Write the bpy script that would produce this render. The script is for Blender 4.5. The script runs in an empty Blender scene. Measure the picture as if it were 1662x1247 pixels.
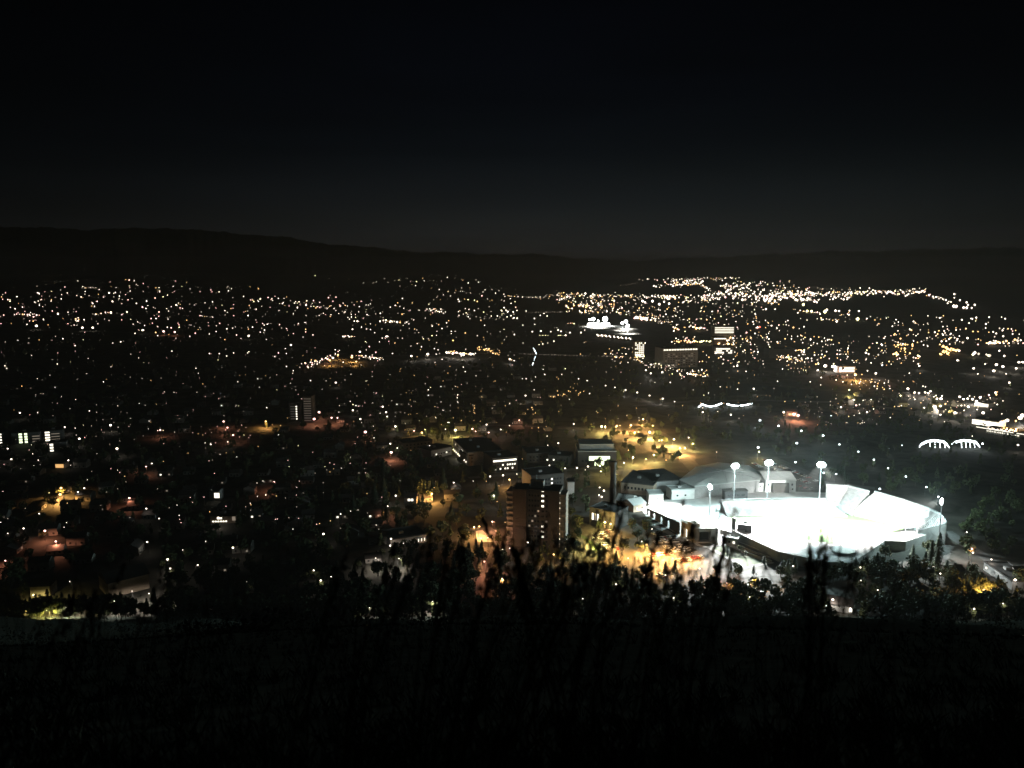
import bpy, math, random
from mathutils import Vector
R = math.radians
rnd = random.Random(7)
C = bpy.context.scene
COL = C.collection

# ------------------------------------------------------------------ camera
FPX = 1280.0; PITCH = R(8.8); CAMZ = 190.0          # focal length and centre measured on the 1662x1247 photograph
cam_d = bpy.data.cameras.new('camera')
cam_d.sensor_width = 36; cam_d.lens = 36 * FPX / 1662.0
cam_d.clip_start = 0.2; cam_d.clip_end = 60000
cam_d.dof.use_dof = True; cam_d.dof.focus_distance = 520; cam_d.dof.aperture_fstop = 2.4
cam = bpy.data.objects.new('camera', cam_d); COL.objects.link(cam)
cam.location = (0, 0, CAMZ); cam.rotation_euler = (R(90) - PITCH, 0, 0)
C.camera = cam

# ------------------------------------------------------------------ night sky
w = bpy.data.worlds.new('World'); C.world = w; w.use_nodes = True
nt = w.node_tree; nt.nodes.clear()
N = nt.nodes.new; L = nt.links.new
wo = N('ShaderNodeOutputWorld'); bg = N('ShaderNodeBackground'); L(bg.outputs[0], wo.inputs[0])
tc = N('ShaderNodeTexCoord'); sep = N('ShaderNodeSeparateXYZ'); L(tc.outputs['Generated'], sep.inputs[0])
def mth(op, a, b=None, c=None):
    n = N('ShaderNodeMath'); n.operation = op
    for i, x in enumerate((a, b, c)):
        if x is None: continue
        if isinstance(x, (int, float)): n.inputs[i].default_value = x
        else: L(x, n.inputs[i])
    return n.outputs[0]
zz = mth('MAXIMUM', mth('MULTIPLY', sep.outputs[2], 1.15), 0.0)
ramp = N('ShaderNodeValToRGB'); L(zz, ramp.inputs[0])
e = ramp.color_ramp; e.elements[0].position = 0.0; e.elements[0].color = (.0104, .0098, .0098, 1)
e.elements[1].position = 0.34; e.elements[1].color = (.0008, .0011, .0021, 1)
for p, c in ((.035, (.0088, .0098, .0103, 1)), (.08, (.0050, .0062, .0076, 1)), (.15, (.0020, .0028, .0042, 1)), (.22, (.0012, .0017, .0029, 1))):
    x = e.elements.new(p); x.color = c
# town and dusk glow is strongest a little right of straight ahead
az = mth('ARCTAN2', sep.outputs[0], sep.outputs[1])
q = mth('MULTIPLY', mth('SUBTRACT', az, R(3)), 1 / R(28)); q = mth('MULTIPLY', mth('MULTIPLY', q, q), -1.0)
glow = mth('ADD', mth('MULTIPLY', mth('EXPONENT', q), 0.82), 0.18)
mix = N('ShaderNodeVectorMath'); mix.operation = 'SCALE'; L(ramp.outputs[0], mix.inputs[0]); L(glow, mix.inputs['Scale'])
sky = N('ShaderNodeTexSky'); sky.sky_type = 'NISHITA'; sky.sun_disc = False; sky.sun_elevation = R(-9); sky.sun_rotation = R(3)
sk = N('ShaderNodeVectorMath'); sk.operation = 'SCALE'; L(sky.outputs[0], sk.inputs[0]); sk.inputs['Scale'].default_value = 0.05
ad = N('ShaderNodeVectorMath'); ad.operation = 'ADD'; cn = N('ShaderNodeTexNoise'); cm = N('ShaderNodeMapping'); cm.inputs['Scale'].default_value = (2.2, 2.2, 16); L(tc.outputs['Generated'], cm.inputs[0]); L(cm.outputs[0], cn.inputs['Vector'])
cn.inputs['Scale'].default_value = 1.6; cn.inputs['Detail'].default_value = 5
cs = N('ShaderNodeVectorMath'); cs.operation = 'SCALE'; L(mix.outputs[0], cs.inputs[0]); L(mth('MULTIPLY_ADD', cn.outputs[0], .75, .6), cs.inputs['Scale'])
L(cs.outputs[0], ad.inputs[0]); L(sk.outputs[0], ad.inputs[1])
L(ad.outputs[0], bg.inputs[0]); bg.inputs[1].default_value = 1.0
C.view_settings.view_transform = 'Standard'; C.view_settings.look = 'None'; C.view_settings.exposure = 0
C.cycles.use_light_tree = True; C.cycles.max_bounces = 3; C.cycles.diffuse_bounces = 2; C.cycles.glossy_bounces = 1
C.cycles.transmission_bounces = 1; C.cycles.volume_bounces = 0; C.cycles.sample_clamp_indirect = 1.5
C.cycles.use_denoising = True; C.cycles.caustics_reflective = False; C.cycles.caustics_refractive = False

# ------------------------------------------------------------------ helpers
def G(u, v, z=0.0):
    """the point of the valley at height z that the photograph shows at (u, v)"""
    a = (u - 831) / FPX; b = (623.5 - v) / FPX
    dy = math.cos(PITCH) + b * math.sin(PITCH); dz = -math.sin(PITCH) + b * math.cos(PITCH)
    t = (z - CAMZ) / dz
    return Vector((a * t, dy * t, z))
def noise_mat(name, c1, c2, scale=0.2, rough=0.9, bump=0.0, spec=0.3, detail=6, dist=1.0):
    m = bpy.data.materials.new(name); m.use_nodes = True; t = m.node_tree; b = t.nodes['Principled BSDF']
    co = t.nodes.new('ShaderNodeTexCoord'); n = t.nodes.new('ShaderNodeTexNoise'); n.inputs['Scale'].default_value = scale
    n.inputs['Detail'].default_value = detail; n.inputs['Distortion'].default_value = dist
    r = t.nodes.new('ShaderNodeValToRGB'); r.color_ramp.elements[0].position = .3; r.color_ramp.elements[1].position = .7
    r.color_ramp.elements[0].color = (*c1, 1); r.color_ramp.elements[1].color = (*c2, 1)
    t.links.new(co.outputs['Object'], n.inputs['Vector']); t.links.new(n.outputs[0], r.inputs[0]); t.links.new(r.outputs[0], b.inputs['Base Color'])
    b.inputs['Roughness'].default_value = rough; b.inputs['Specular IOR Level'].default_value = spec
    if bump:
        bn = t.nodes.new('ShaderNodeBump'); bn.inputs['Strength'].default_value = bump
        t.links.new(n.outputs[0], bn.inputs['Height']); t.links.new(bn.outputs[0], b.inputs['Normal'])
    return m
def brick_mat(name, c1, c2, mortar):
    m = bpy.data.materials.new(name); m.use_nodes = True; t = m.node_tree; b = t.nodes['Principled BSDF']
    co = t.nodes.new('ShaderNodeTexCoord'); n = t.nodes.new('ShaderNodeTexBrick'); n.inputs['Scale'].default_value = 1.0
    n.inputs['Color1'].default_value = (*c1, 1); n.inputs['Color2'].default_value = (*c2, 1); n.inputs['Mortar'].default_value = (*mortar, 1)
    mp = t.nodes.new('ShaderNodeMapping'); mp.inputs['Rotation'].default_value = (R(90), 0, 0)
    t.links.new(co.outputs['Object'], mp.inputs[0]); t.links.new(mp.outputs[0], n.inputs['Vector'])
    n.inputs['Brick Width'].default_value = 1.4; n.inputs['Row Height'].default_value = .45; n.inputs['Mortar Size'].default_value = .03
    t.links.new(n.outputs[0], b.inputs['Base Color']); b.inputs['Roughness'].default_value = .9
    return m
def emit(name, c, s):
    m = bpy.data.materials.new(name); m.use_nodes = True; b = m.node_tree.nodes['Principled BSDF']
    b.inputs['Base Color'].default_value = (.6, .6, .6, 1); b.inputs['Emission Color'].default_value = (*c, 1); b.inputs['Emission Strength'].default_value = s
    m.cycles.emission_sampling = 'NONE'
    return m
M = dict(
    ground=noise_mat('valley_ground', (.018, .020, .014), (.085, .078, .066), .05, bump=0),
    hill=noise_mat('hill_grass', (.040, .052, .048), (.085, .108, .10), 1.5, bump=.6, spec=0),
    rock=noise_mat('mountain_forest', (.02, .022, .02), (.04, .042, .038), .002),
    asphalt=noise_mat('asphalt', (.06, .058, .055), (.11, .105, .10), .25),
    road=noise_mat('road_asphalt', (.09, .088, .085), (.14, .135, .13), .15),
    concrete=noise_mat('concrete', (.30, .29, .28), (.42, .41, .40), .3),
    plaza=noise_mat('plaza_paving', (.34, .33, .32), (.46, .45, .44), .12),
    lawn=noise_mat('lawn', (.035, .060, .018), (.070, .11, .034), .15),
    turf=noise_mat('turf', (.07, .14, .05), (.09, .17, .06), .2),
    brick=brick_mat('brick', (.066, .060, .054), (.05, .046, .042), (.10, .097, .09)),
    tan=noise_mat('tan_wall', (.30, .24, .18), (.36, .29, .22), .4),
    white=noise_mat('white_wall', (.55, .55, .53), (.66, .66, .64), .3),
    grey=noise_mat('grey_wall', (.22, .22, .22), (.30, .30, .29), .3),
    dark=noise_mat('dark_roof', (.035, .034, .033), (.06, .058, .056), .3),
    groof=noise_mat('grey_membrane_roof', (.34, .36, .35), (.44, .46, .45), .06),
    metal=noise_mat('galvanised_metal', (.28, .28, .29), (.36, .36, .37), 2, rough=.5),
    darkmetal=noise_mat('dark_metal', (.03, .03, .032), (.05, .05, .052), 2, rough=.5),
    board=noise_mat('scoreboard_dark', (.05, .05, .055), (.08, .08, .085), .5, rough=.6),
    seat=noise_mat('aluminium_seating', (.13, .115, .11), (.27, .24, .235), .25, rough=.7),
    leafd=noise_mat('leaf_deciduous', (.035, .050, .020), (.075, .085, .035), 1.5),
    leafc=noise_mat('leaf_conifer', (.018, .032, .018), (.040, .055, .030), 1.5),
    scrub=noise_mat('scrub', (.05, .065, .055), (.11, .13, .105), 2, spec=0),
    darkbrick=noise_mat('dark_brick', (.03, .024, .02), (.06, .05, .042), .6),  # darker brick for the smokestack shaft
    bark=noise_mat('bark', (.05, .038, .028), (.09, .07, .05), 3),
    glass=noise_mat('dark_glass', (.015, .017, .02), (.03, .032, .036), 1, rough=.15, spec=.8),
    siding=noise_mat('house_siding', (.22, .21, .19), (.34, .32, .29), .5),
    shingle=noise_mat('house_shingle', (.05, .045, .042), (.09, .08, .075), 1.5),
    water=noise_mat('river_water', (.006, .009, .011), (.012, .016, .018), .05, rough=.6, spec=.08),
    straw=noise_mat('dry_grass', (.06, .05, .03), (.12, .10, .06), 4, spec=0),
    paint=noise_mat('road_paint', (.6, .6, .55), (.75, .75, .7), 1),
    wheel=noise_mat('tyre', (.02, .02, .02), (.03, .03, .03), 3),
    carw=noise_mat('car_white', (.55, .55, .55), (.6, .6, .6), .1, rough=.3, spec=.6),
    cars=noise_mat('car_silver', (.30, .31, .32), (.33, .34, .35), .1, rough=.3, spec=.6),
    cark=noise_mat('car_dark', (.03, .03, .035), (.04, .04, .045), .1, rough=.3, spec=.6),
    carr=noise_mat('car_red', (.25, .03, .02), (.28, .04, .03), .1, rough=.3, spec=.6),
    Ew=emit('lamp_white', (1, .83, .66), 6), Ea=emit('lamp_amber', (1, .56, .20), 5), Ep=emit('lamp_pink', (1, .55, .48), 6),
    Er=emit('lamp_red', (1, .12, .08), 5), Eg=emit('lamp_yellow_green', (1, .92, .45), 7), Ec=emit('lamp_cool', (.86, .96, 1), 10),
    Ed=emit('lamp_dim', (1, .8, .6), 1.6), Eflood=emit('floodlight_face', (.93, 1, .97), 30),
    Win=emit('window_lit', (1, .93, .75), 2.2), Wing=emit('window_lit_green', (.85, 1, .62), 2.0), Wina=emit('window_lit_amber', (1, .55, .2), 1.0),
    Wdim=emit('window_dim', (1, .8, .6), .22), Wfaint=emit('window_faint', (1, .85, .7), .05),
)
class MB:
    def __init__(s): s.v = []; s.f = []; s.m = []
    def face(s, pts, mi=0):
        i = len(s.v); s.v += [tuple(p) for p in pts]; s.f.append(tuple(range(i, i + len(pts)))); s.m.append(mi)
    def box(s, x0, y0, z0, x1, y1, z1, mi=0, fr=None):
        fr = fr or (lambda x, y, z: (x, y, z))
        i = len(s.v)
        s.v += [tuple(fr(x, y, z)) for z in (z0, z1) for x, y in ((x0, y0), (x1, y0), (x1, y1), (x0, y1))]
        for f in ((0, 3, 2, 1), (4, 5, 6, 7), (0, 1, 5, 4), (1, 2, 6, 5), (2, 3, 7, 6), (3, 0, 4, 7)):
            s.f.append(tuple(i + k for k in f)); s.m.append(mi)
    def tube(s, pts, r, n=5, mi=0, r2=None):
        """closed tapered tube through pts"""
        pts = [Vector(p) for p in pts]; rings = []
        for k, p in enumerate(pts):
            d = (pts[min(k + 1, len(pts) - 1)] - pts[max(k - 1, 0)]).normalized()
            a = d.cross(Vector((0, 0, 1)) if abs(d.z) < .9 else Vector((1, 0, 0))).normalized(); b = d.cross(a)
            rr = r if r2 is None else r + (r2 - r) * k / (len(pts) - 1)
            i = len(s.v); s.v += [tuple(p + rr * (math.cos(t) * a + math.sin(t) * b)) for t in [2 * math.pi * j / n for j in range(n)]]
            rings.append(i)
        for i, j in zip(rings, rings[1:]):
            for k in range(n): s.f.append((i + k, i + (k + 1) % n, j + (k + 1) % n, j + k)); s.m.append(mi)
        s.f.append(tuple(rings[0] + k for k in range(n))[::-1]); s.m.append(mi)
        s.f.append(tuple(rings[-1] + k for k in range(n))); s.m.append(mi)
    def octa(s, p, r, mi=0, sx=1, sz=1):
        i = len(s.v); x, y, z = p
        s.v += [(x + r * sx, y, z), (x, y + r, z), (x - r * sx, y, z), (x, y - r, z), (x, y, z + r * sz), (x, y, z - r * sz)]
        for a, b in ((0, 1), (1, 2), (2, 3), (3, 0)):
            s.f += [(i + a, i + b, i + 4), (i + b, i + a, i + 5)]; s.m += [mi, mi]
    def ball(s, p, r, mi=0, n=8, k=5, sz=1.0):
        x, y, z = p; i = len(s.v); s.v.append((x, y, z + r * sz))
        for a in range(1, k):
            t = math.pi * a / k
            for b in range(n):
                q = 2 * math.pi * b / n; s.v.append((x + r * math.sin(t) * math.cos(q), y + r * math.sin(t) * math.sin(q), z + r * sz * math.cos(t)))
        s.v.append((x, y, z - r * sz)); e_ = len(s.v) - 1
        for b in range(n):
            s.f.append((i, i + 1 + b, i + 1 + (b + 1) % n)); s.m.append(mi)
            s.f.append((e_, i + 1 + (k - 2) * n + (b + 1) % n, i + 1 + (k - 2) * n + b)); s.m.append(mi)
        for a in range(k - 2):
            for b in range(n):
                o = i + 1 + a * n; s.f.append((o + b, o + n + b, o + n + (b + 1) % n, o + (b + 1) % n)); s.m.append(mi)
    def mesh(s, name, mats):
        me = bpy.data.meshes.new(name); me.from_pydata(s.v, [], s.f)
        for m in (mats if isinstance(mats, (list, tuple)) else [mats]): me.materials.append(m)
        if any(s.m): me.polygons.foreach_set('material_index', s.m)
        me.update(); return me
    def obj(s, name, mats, parent=None, loc=None):
        return link(name, s.mesh(name, mats), parent, loc)
def link(name, data, parent=None, loc=None, rz=0, sc=None):
    o = bpy.data.objects.new(name, data); COL.objects.link(o); o.parent = parent
    if loc is not None: o.location = loc
    if rz: o.rotation_euler = (0, 0, rz)
    if sc: o.scale = sc if isinstance(sc, (tuple, list)) else (sc,) * 3
    return o
def tag(o, label=None, cat=None, group=None, kind=None):
    for k, x in (('label', label), ('category', cat), ('group', group), ('kind', kind)):
        if x: o[k] = x
    return o
def thing(name, label, cat, loc=(0, 0, 0), rz=0, group=None):
    return tag(link(name, None, None, loc, rz), label, cat, group)
def plight(name, parent, loc, col, power, rad=.25, spot=None):
    l = bpy.data.lights.new(name, 'POINT' if not spot else 'SPOT'); l.color = col; l.energy = power; l.shadow_soft_size = rad
    if spot: l.spot_size = spot; l.spot_blend = .7
    return link(name, l, parent, loc)

# ------------------------------------------------------------------ landmarks: every label of a repeated thing says where it stands by one of these
LM = [("the tall brick dormitory tower", 868, 890), ("the brick smokestack", 995, 860), ("the floodlit football stadium", 1330, 880),
      ("the stadium car park", 1095, 895), ("the domed arena", 1170, 790), ("the amber campus car park", 1065, 715), ("the grey hall with the glowing foyer", 960, 755),
      ("the white hall north of the arena", 1265, 795), ("the white curved footbridge rails", 1180, 660), ("the pair of lit white arches", 1542, 722),
      ("the glowing shopping strip", 1600, 690), ("the golden lit hotel front", 1037, 570), ("the long lit downtown block", 1100, 590), ("the far floodlit ball field", 985, 525),
      ("the dark river bridge", 900, 577), ("the library with lights along its edge", 750, 750), ("the striped far apartment tower", 495, 685), ("the orange lit crossroads", 570, 582),
      ("the bright street of shops", 740, 575), ("the apartment block with green lit windows", 60, 715), ("the amber floodlit house", 100, 800), ("the flat roofed building with one bright window", 365, 845),
      ("the lit garage with slotted wall", 665, 885), ("the pale gabled hall among the pines", 210, 950), ("the red lit cul de sac", 785, 880), ("the foot of the dark hill", 950, 985),
      ("the stadium north gate", 1535, 890), ("the dark park by the river", 1350, 700), ("the rail yard lamps", 1400, 600), ("the amber lit plaza", 1540, 572),
      ("the red lit crossing on the left edge", 15, 520), ("the dim straight avenue", 265, 640), ("the small orange cottage lights", 425, 690), ("the round lit court", 700, 700), ("the pink pair of lamps", 275, 538)]
ORD = ['first', 'second', 'third', 'fourth', 'fifth', 'sixth', 'seventh', 'eighth', 'ninth', 'tenth', 'eleventh', 'twelfth', 'thirteenth', 'fourteenth', 'fifteenth', 'sixteenth', 'seventeenth',
       'eighteenth', 'nineteenth', 'twentieth'] + ['twenty-' + x for x in ('first', 'second', 'third', 'fourth', 'fifth', 'sixth', 'seventh', 'eighth', 'ninth')] + ['thirtieth'] + ['thirty-' + x for x in ('first', 'second', 'third', 'fourth', 'fifth', 'sixth', 'seventh', 'eighth', 'ninth')]
def place_labels(rows, noun):
    """rows: (object, u, v, look).  look + noun + where it stands by the nearest landmark; order from the left where several do"""
    g = {}
    for o, u, v, look in rows:
        n, lu, lv = min(LM, key=lambda l: (l[1] - u) ** 2 + (2.2 * (l[2] - v)) ** 2)
        du, dv = u - lu, 2.2 * (v - lv)
        if abs(du) > abs(dv): d = ('close to the left of' if du > -45 else 'well to the left of') if du < 0 else ('close to the right of' if du < 45 else 'well to the right of')
        else: d = ('just behind' if dv > -45 else 'far behind') if dv < 0 else ('just in front of' if dv < 45 else 'far in front of')
        g.setdefault((look, d, n), []).append((u, v, o))
    for (look, d, n), l in g.items():
        l.sort(key=lambda r: (r[0], r[1]))
        for k, (u, v, o) in enumerate(l):
            o['label'] = (f"{look} {noun} {d} {n}" if len(l) == 1 else f"{ORD[min(k, 38)]} {look} {noun} from the left {d} {n}")
            while len(o['label'].split()) > 16: o['label'] = o['label'].replace(' from the left', '', 1) if ' from the left' in o['label'] else ' '.join(o['label'].split()[:16])

# ------------------------------------------------------------------ terrain: one sheet, hill under the camera, flat valley
def hz(x, y):
    if y < 2.2: z = 188.4 - .12 * y if y > -1 else 188.5 - .45 * (y + 1)
    else: z = 188.14 - .478 * (y - 2.2)
    if y > 8:
        k = min(1, (y - 8) / 60) * max(0, min(1, (430 - y) / 60))
        z += k * (1.6 * math.sin(x * .043 + 1.3) + 1.2 * math.sin(x * .11 + y * .05) + .8 * math.sin(y * .09 + x * .02) - 1.2)
    if z < 6: z = 6 * math.exp((z - 6) / 6) if z > -40 else 0
    return z if z > .02 else 0.0
ys = [-60, -30, -10, -3, -1, 0, 1, 2.2] + [2.2 + .4 * 1.09 ** k for k in range(1, 78)]
ys = [y for y in ys if y < 300] + list(range(304, 500, 8)) + [500, 560, 700, 1000, 2000, 4000, 8000, 14000, 22000]
mb = MB(); nx = 90
for y in ys:
    hw = max(30, y * 1.3 + 60)
    for i in range(nx + 1):
        x = hw * (2 * i / nx - 1); mb.v.append((x, y, hz(x, y)))
for j in range(len(ys) - 1):
    for i in range(nx):
        a = j * (nx + 1) + i; mb.f.append((a, a + 1, a + nx + 2, a + nx + 1)); mb.m.append(1 if ys[j] < 400 else 0)
o = mb.obj('ground', [M['ground'], M['hill']]); o['kind'] = 'structure'
for p in o.data.polygons: p.use_smooth = True

def ridge(name, pts, dist, depth, seed):
    r = random.Random(seed); m = MB(); P = []
    us = list(range(-260, 1940, 5))
    for u in us:
        for (a, b), (c, d) in zip(pts, pts[1:]):
            if a <= u <= c: v = b + (d - b) * (u - a) / (c - a); break
        v += r.uniform(-1, 1) + .9 * math.sin(u * .05) + .6 * math.sin(u * .13)
        t = (u - 831) / FPX; el = math.tan(math.atan((623.5 - v) / FPX) - PITCH)
        x = t * dist; P.append((x, max(20, CAMZ + el * dist * math.sqrt(1 + t * t * .2))))
    rows = []
    for k, (yy, f) in enumerate(((-.5, 0), (-.35, .22), (-.2, .52), (-.08, .82), (0, 1), (.2, .7), (.5, 0))):
        row = []
        for i, (x, h) in enumerate(P):
            wob = 0 if k in (0, 4, 6) else r.uniform(-.05, .05)
            row.append(len(m.v)); m.v.append((x * (1 + yy * depth / dist), dist + yy * depth, -2 + (h + 2) * (f + wob)))
        rows.append(row)
    for a, b in zip(rows, rows[1:]):
        for i in range(len(P) - 1): m.f.append((a[i], a[i + 1], b[i + 1], b[i])); m.m.append(0)
    o = m.obj(name, M['rock']); o['kind'] = 'structure'
    for p in o.data.polygons: p.use_smooth = True
ridge('mountains', [(-300, 372), (0, 369), (150, 374), (280, 371), (400, 380), (470, 386), (520, 394), (580, 400), (640, 405), (700, 410), (760, 410), (840, 414), (880, 412), (930, 419), (1000, 424), (1100, 428), (1300, 432), (2000, 434)], 13500, 3600, 3)
ridge('mountains_beyond', [(-300, 400), (900, 424), (1050, 422), (1150, 418), (1250, 413), (1330, 409), (1400, 408), (1500, 405), (1662, 403), (2000, 400)], 19500, 3000, 5)

# ------------------------------------------------------------------ roads, car parks, lawns, river (flat sheets stacked a few cm apart)
def strip(name, pts, width, mat, z=.06, kind='structure', px=True):
    P = [G(*p) if px else Vector((*p, 0)) for p in pts]; m = MB(); A = []
    for k, p in enumerate(P):
        d = (P[min(k + 1, len(P) - 1)] - P[max(k - 1, 0)]); d.z = 0; d.normalize(); n = Vector((-d.y, d.x, 0)) * width / 2
        A.append((p + n, p - n))
    for (a, b), (c, d) in zip(A, A[1:]): m.face([(q.x, q.y, z) for q in (b, d, c, a)])
    o = m.obj(name, mat); o['kind'] = kind; return o
def patch(name, pts, mat, z=.04, kind='structure'):
    m = MB(); P = [G(*p) for p in pts]
    m.face([(q.x, q.y, z) for q in P][::-1]); o = m.obj(name, mat); o['kind'] = kind; return o
patch('river', [(1020, 648), (1240, 640), (1400, 660), (1662, 700), (1662, 676), (1400, 640), (1240, 626), (1100, 612), (900, 586), (820, 584), (835, 606), (900, 632)], M['water'], .03)
roads = [([(900, 694), (960, 697), (1010, 700), (1060, 712), (1110, 742), (1135, 768)], 14), ([(1030, 659), (1080, 655), (1130, 651), (1240, 650), (1300, 652), (1360, 653), (1440, 662), (1520, 672)], 12),
         ([(1040, 662), (1046, 680), (1042, 700), (1035, 712)], 16), ([(250, 600), (268, 655), (285, 715), (300, 780)], 8), ([(124, 600), (118, 660), (112, 730)], 8),
         ([(760, 776), (850, 768), (930, 762), (1010, 758)], 7), ([(760, 860), (790, 858), (830, 900), (860, 925)], 8), ([(560, 690), (700, 706), (800, 690), (905, 694)], 9),
         ([(860, 925), (940, 918), (1030, 935), (1120, 940), (1240, 930), (1400, 935)], 10), ([(1535, 862), (1560, 880), (1600, 905), (1650, 940)], 9), ([(1540, 885), (1530, 905), (1500, 925)], 7),
         ([(1250, 745), (1300, 768), (1345, 786), (1420, 793)], 9), ([(480, 592), (560, 580), (640, 578), (780, 574), (860, 572)], 16), ([(842, 574), (955, 577)], 13), ([(975, 578), (1010, 578)], 12),
         ([(1350, 600), (1420, 612), (1500, 648), (1600, 660)], 16), ([(1440, 560), (1540, 572), (1662, 590)], 18), ([(0, 515), (300, 512), (560, 530)], 16), ([(0, 534), (420, 546), (560, 575)], 14),
         ([(880, 485), (1100, 484), (1300, 476), (1504, 473)], 24), ([(1095, 460), (1140, 466), (1180, 480), (1260, 500)], 24)]
for pts, wd in roads: strip('road', pts, wd, M['road'])
patch('car_park', [(985, 672), (1040, 676), (1075, 700), (1130, 735), (1128, 752), (1050, 752), (1010, 735), (990, 705)], M['asphalt'], .045)
patch('car_park', [(1060, 860), (1085, 862), (1150, 892), (1165, 905), (1130, 925), (1040, 925), (1030, 900)], M['asphalt'], .045)
patch('car_park', [(948, 868), (990, 860), (1010, 872), (1010, 892), (990, 902)], M['asphalt'], .045)
patch('car_park', [(1140, 930), (1290, 950), (1300, 975), (1180, 962), (1130, 950)], M['asphalt'], .045)
patch('car_park', [(1215, 742), (1260, 742), (1340, 776), (1336, 796), (1296, 796)], M['asphalt'], .045)
patch('lawn', [(940, 868), (948, 870), (985, 898), (978, 906)], M['lawn'], .07)
patch('lawn', [(1155, 889), (1180, 886), (1192, 893), (1245, 915), (1209, 920)], M['lawn'], .07)
patch('court', [(772, 862), (796, 858), (808, 862), (812, 872), (806, 880), (775, 880)], M['plaza'], .05)
patch('plaza', [(1048, 838), (1066, 846), (1090, 862), (1115, 880), (1165, 881), (1180, 872), (1260, 905), (1340, 914), (1345, 800), (1240, 797), (1126, 806), (1075, 812), (1040, 826)], M['plaza'], .05)
strip('path', [(1150, 889), (1175, 902), (1209, 922), (1225, 918), (1250, 914)], 3.0, M['concrete'], .08)
strip('path', [(1150, 889), (1166, 884), (1184, 885), (1215, 900), (1254, 915)], 3.5, M['concrete'], .083)
strip('path', [(1120, 876), (1135, 886), (1150, 889)], 3.0, M['concrete'], .086)
strip('path', [(1058, 852), (1080, 862), (1100, 873), (1120, 882)], 5.0, M['concrete'], .09)

# ------------------------------------------------------------------ buildings
WINM = {}
def win_mesh(wd, ht, mat, flip=1):
    k = (round(wd, 2), round(ht, 2), mat)
    if k not in WINM:
        m = MB(); m.box(-wd / 2, -.06, -ht / 2, wd / 2, .1, ht / 2); WINM[k] = m.mesh('window', M[mat])
    return WINM[k]
def frame(u0, v0, u1, v1):
    a = G(u0, v0); b = G(u1, v1); d = b - a; return a, math.atan2(d.y, d.x), d.length
def building(name, label, cat, base, depth, h, wall='tan', roof='dark', gable=0, wins=(), parapet=.8, extra=None, wmat=None):
    """base = two pixels of the near wall's foot; x runs along that wall, y away from the viewer"""
    a, rz, wd = frame(*base)
    t = thing(name, label, cat, a, rz)
    m = MB(); m.box(0, 0, -1, wd, depth, h); m.obj('wall', M[wall], t)
    m = MB()
    if gable:
        o_ = .6; ym = depth / 2
        A = [(-o_, -o_, h), (wd + o_, -o_, h), (wd + o_, depth + o_, h), (-o_, depth + o_, h)]; Z = [(-o_, ym, h + gable), (wd + o_, ym, h + gable)]
        i = len(m.v); m.v += A + Z; m.v += [(x, y, z + .25) for x, y, z in A + Z]
        for f in ((0, 1, 5, 4), (2, 3, 4, 5), (0, 4, 3), (1, 2, 5), (7, 6, 10, 11), (9, 8, 11, 10), (0, 3, 9, 6), (1, 7, 8, 2), (0, 6, 7, 1), (3, 2, 8, 9), (6, 9, 10), (7, 11, 8)): m.f.append(f); m.m.append(0)
    else:
        m.box(-.25, -.25, h + .003, wd + .25, depth + .25, h + .35)
        for q in ((-.25, -.25, wd + .25, .15), (-.25, depth - .15, wd + .25, depth + .25), (-.25, .153, .15, depth - .153), (wd - .15, .153, wd + .25, depth - .153)): m.box(q[0], q[1], h + .352, q[2], q[3], h + parapet)
    m.obj('roof', M[roof], t)
    if not gable and wd > 15:
        for k in range(max(1, int(wd / 22))):
            x = wd * (k + .35) / max(1, int(wd / 22)); m = MB(); m.box(x, depth * .4, h + .36, x + 3, depth * .4 + 2.4, h + 2); m.obj('roof_unit', M['grey'], t)
    for x, z, ww, hh, mt in wins: link('window', win_mesh(ww, hh, mt), t, (x * wd, 0, z))
    if extra: extra(t, wd, depth, h)
    return t
def grid(nx, nz, z0, dz, ww, hh, lit=.12, mt='Win', x0=.06, x1=.94, seed=1):
    r = random.Random(seed); return [(x0 + (x1 - x0) * (i + .5) / nx, z0 + dz * k, ww, hh, mt if r.random() < lit else 'glass') for k in range(nz) for i in range(nx)]

# dormitory tower: two balcony wings, recessed centre with a lit stair
a, rz, wd = frame(822, 886, 918, 893)
t = thing('dormitory_tower', 'tall brick dormitory tower with striped balcony wings and a lit stair column', 'tower', a, rz)
H = 39.2
m = MB(); m.box(4.4, 0, -1, 13.5, 14, H); m.obj('wing', M['brick'], t)
m = MB(); m.box(28.5, -1.5, -1, 36, 14, H + .6); m.obj('wing', M['brick'], t)
m = MB(); m.box(13.52, 3, -1, 28.48, 13, H - .5); m.obj('core', M['brick'], t)
m = MB(); m.box(0, 1.5, -1, 4.38, 12, H - 1.2); m.obj('balcony_core', M['grey'], t)
m = MB(); m.box(36.02, 0, -1, 40.2, 12, H - 1.2); m.obj('balcony_core', M['grey'], t)
m = MB(); m.box(4, -.4, H + .01, 13.9, 14.4, H + 1.1); m.box(13.92, 2.6, H - .48, 28.1, 13.4, H + .5); m.obj('roof', M['dark'], t)
m = MB(); m.box(28.12, -1.9, H + .62, 36.4, 14.4, H + 1.6); m.obj('roof', M['dark'], t)
m = MB(); m.box(15, 7, H + .52, 24, 12, H + 5.2); m.obj('machine_room', M['grey'], t)
m = MB(); m.tube([(19, 9, H + 5.2), (19, 9, H + 9)], .15); m.obj('mast', M['metal'], t)
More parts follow.
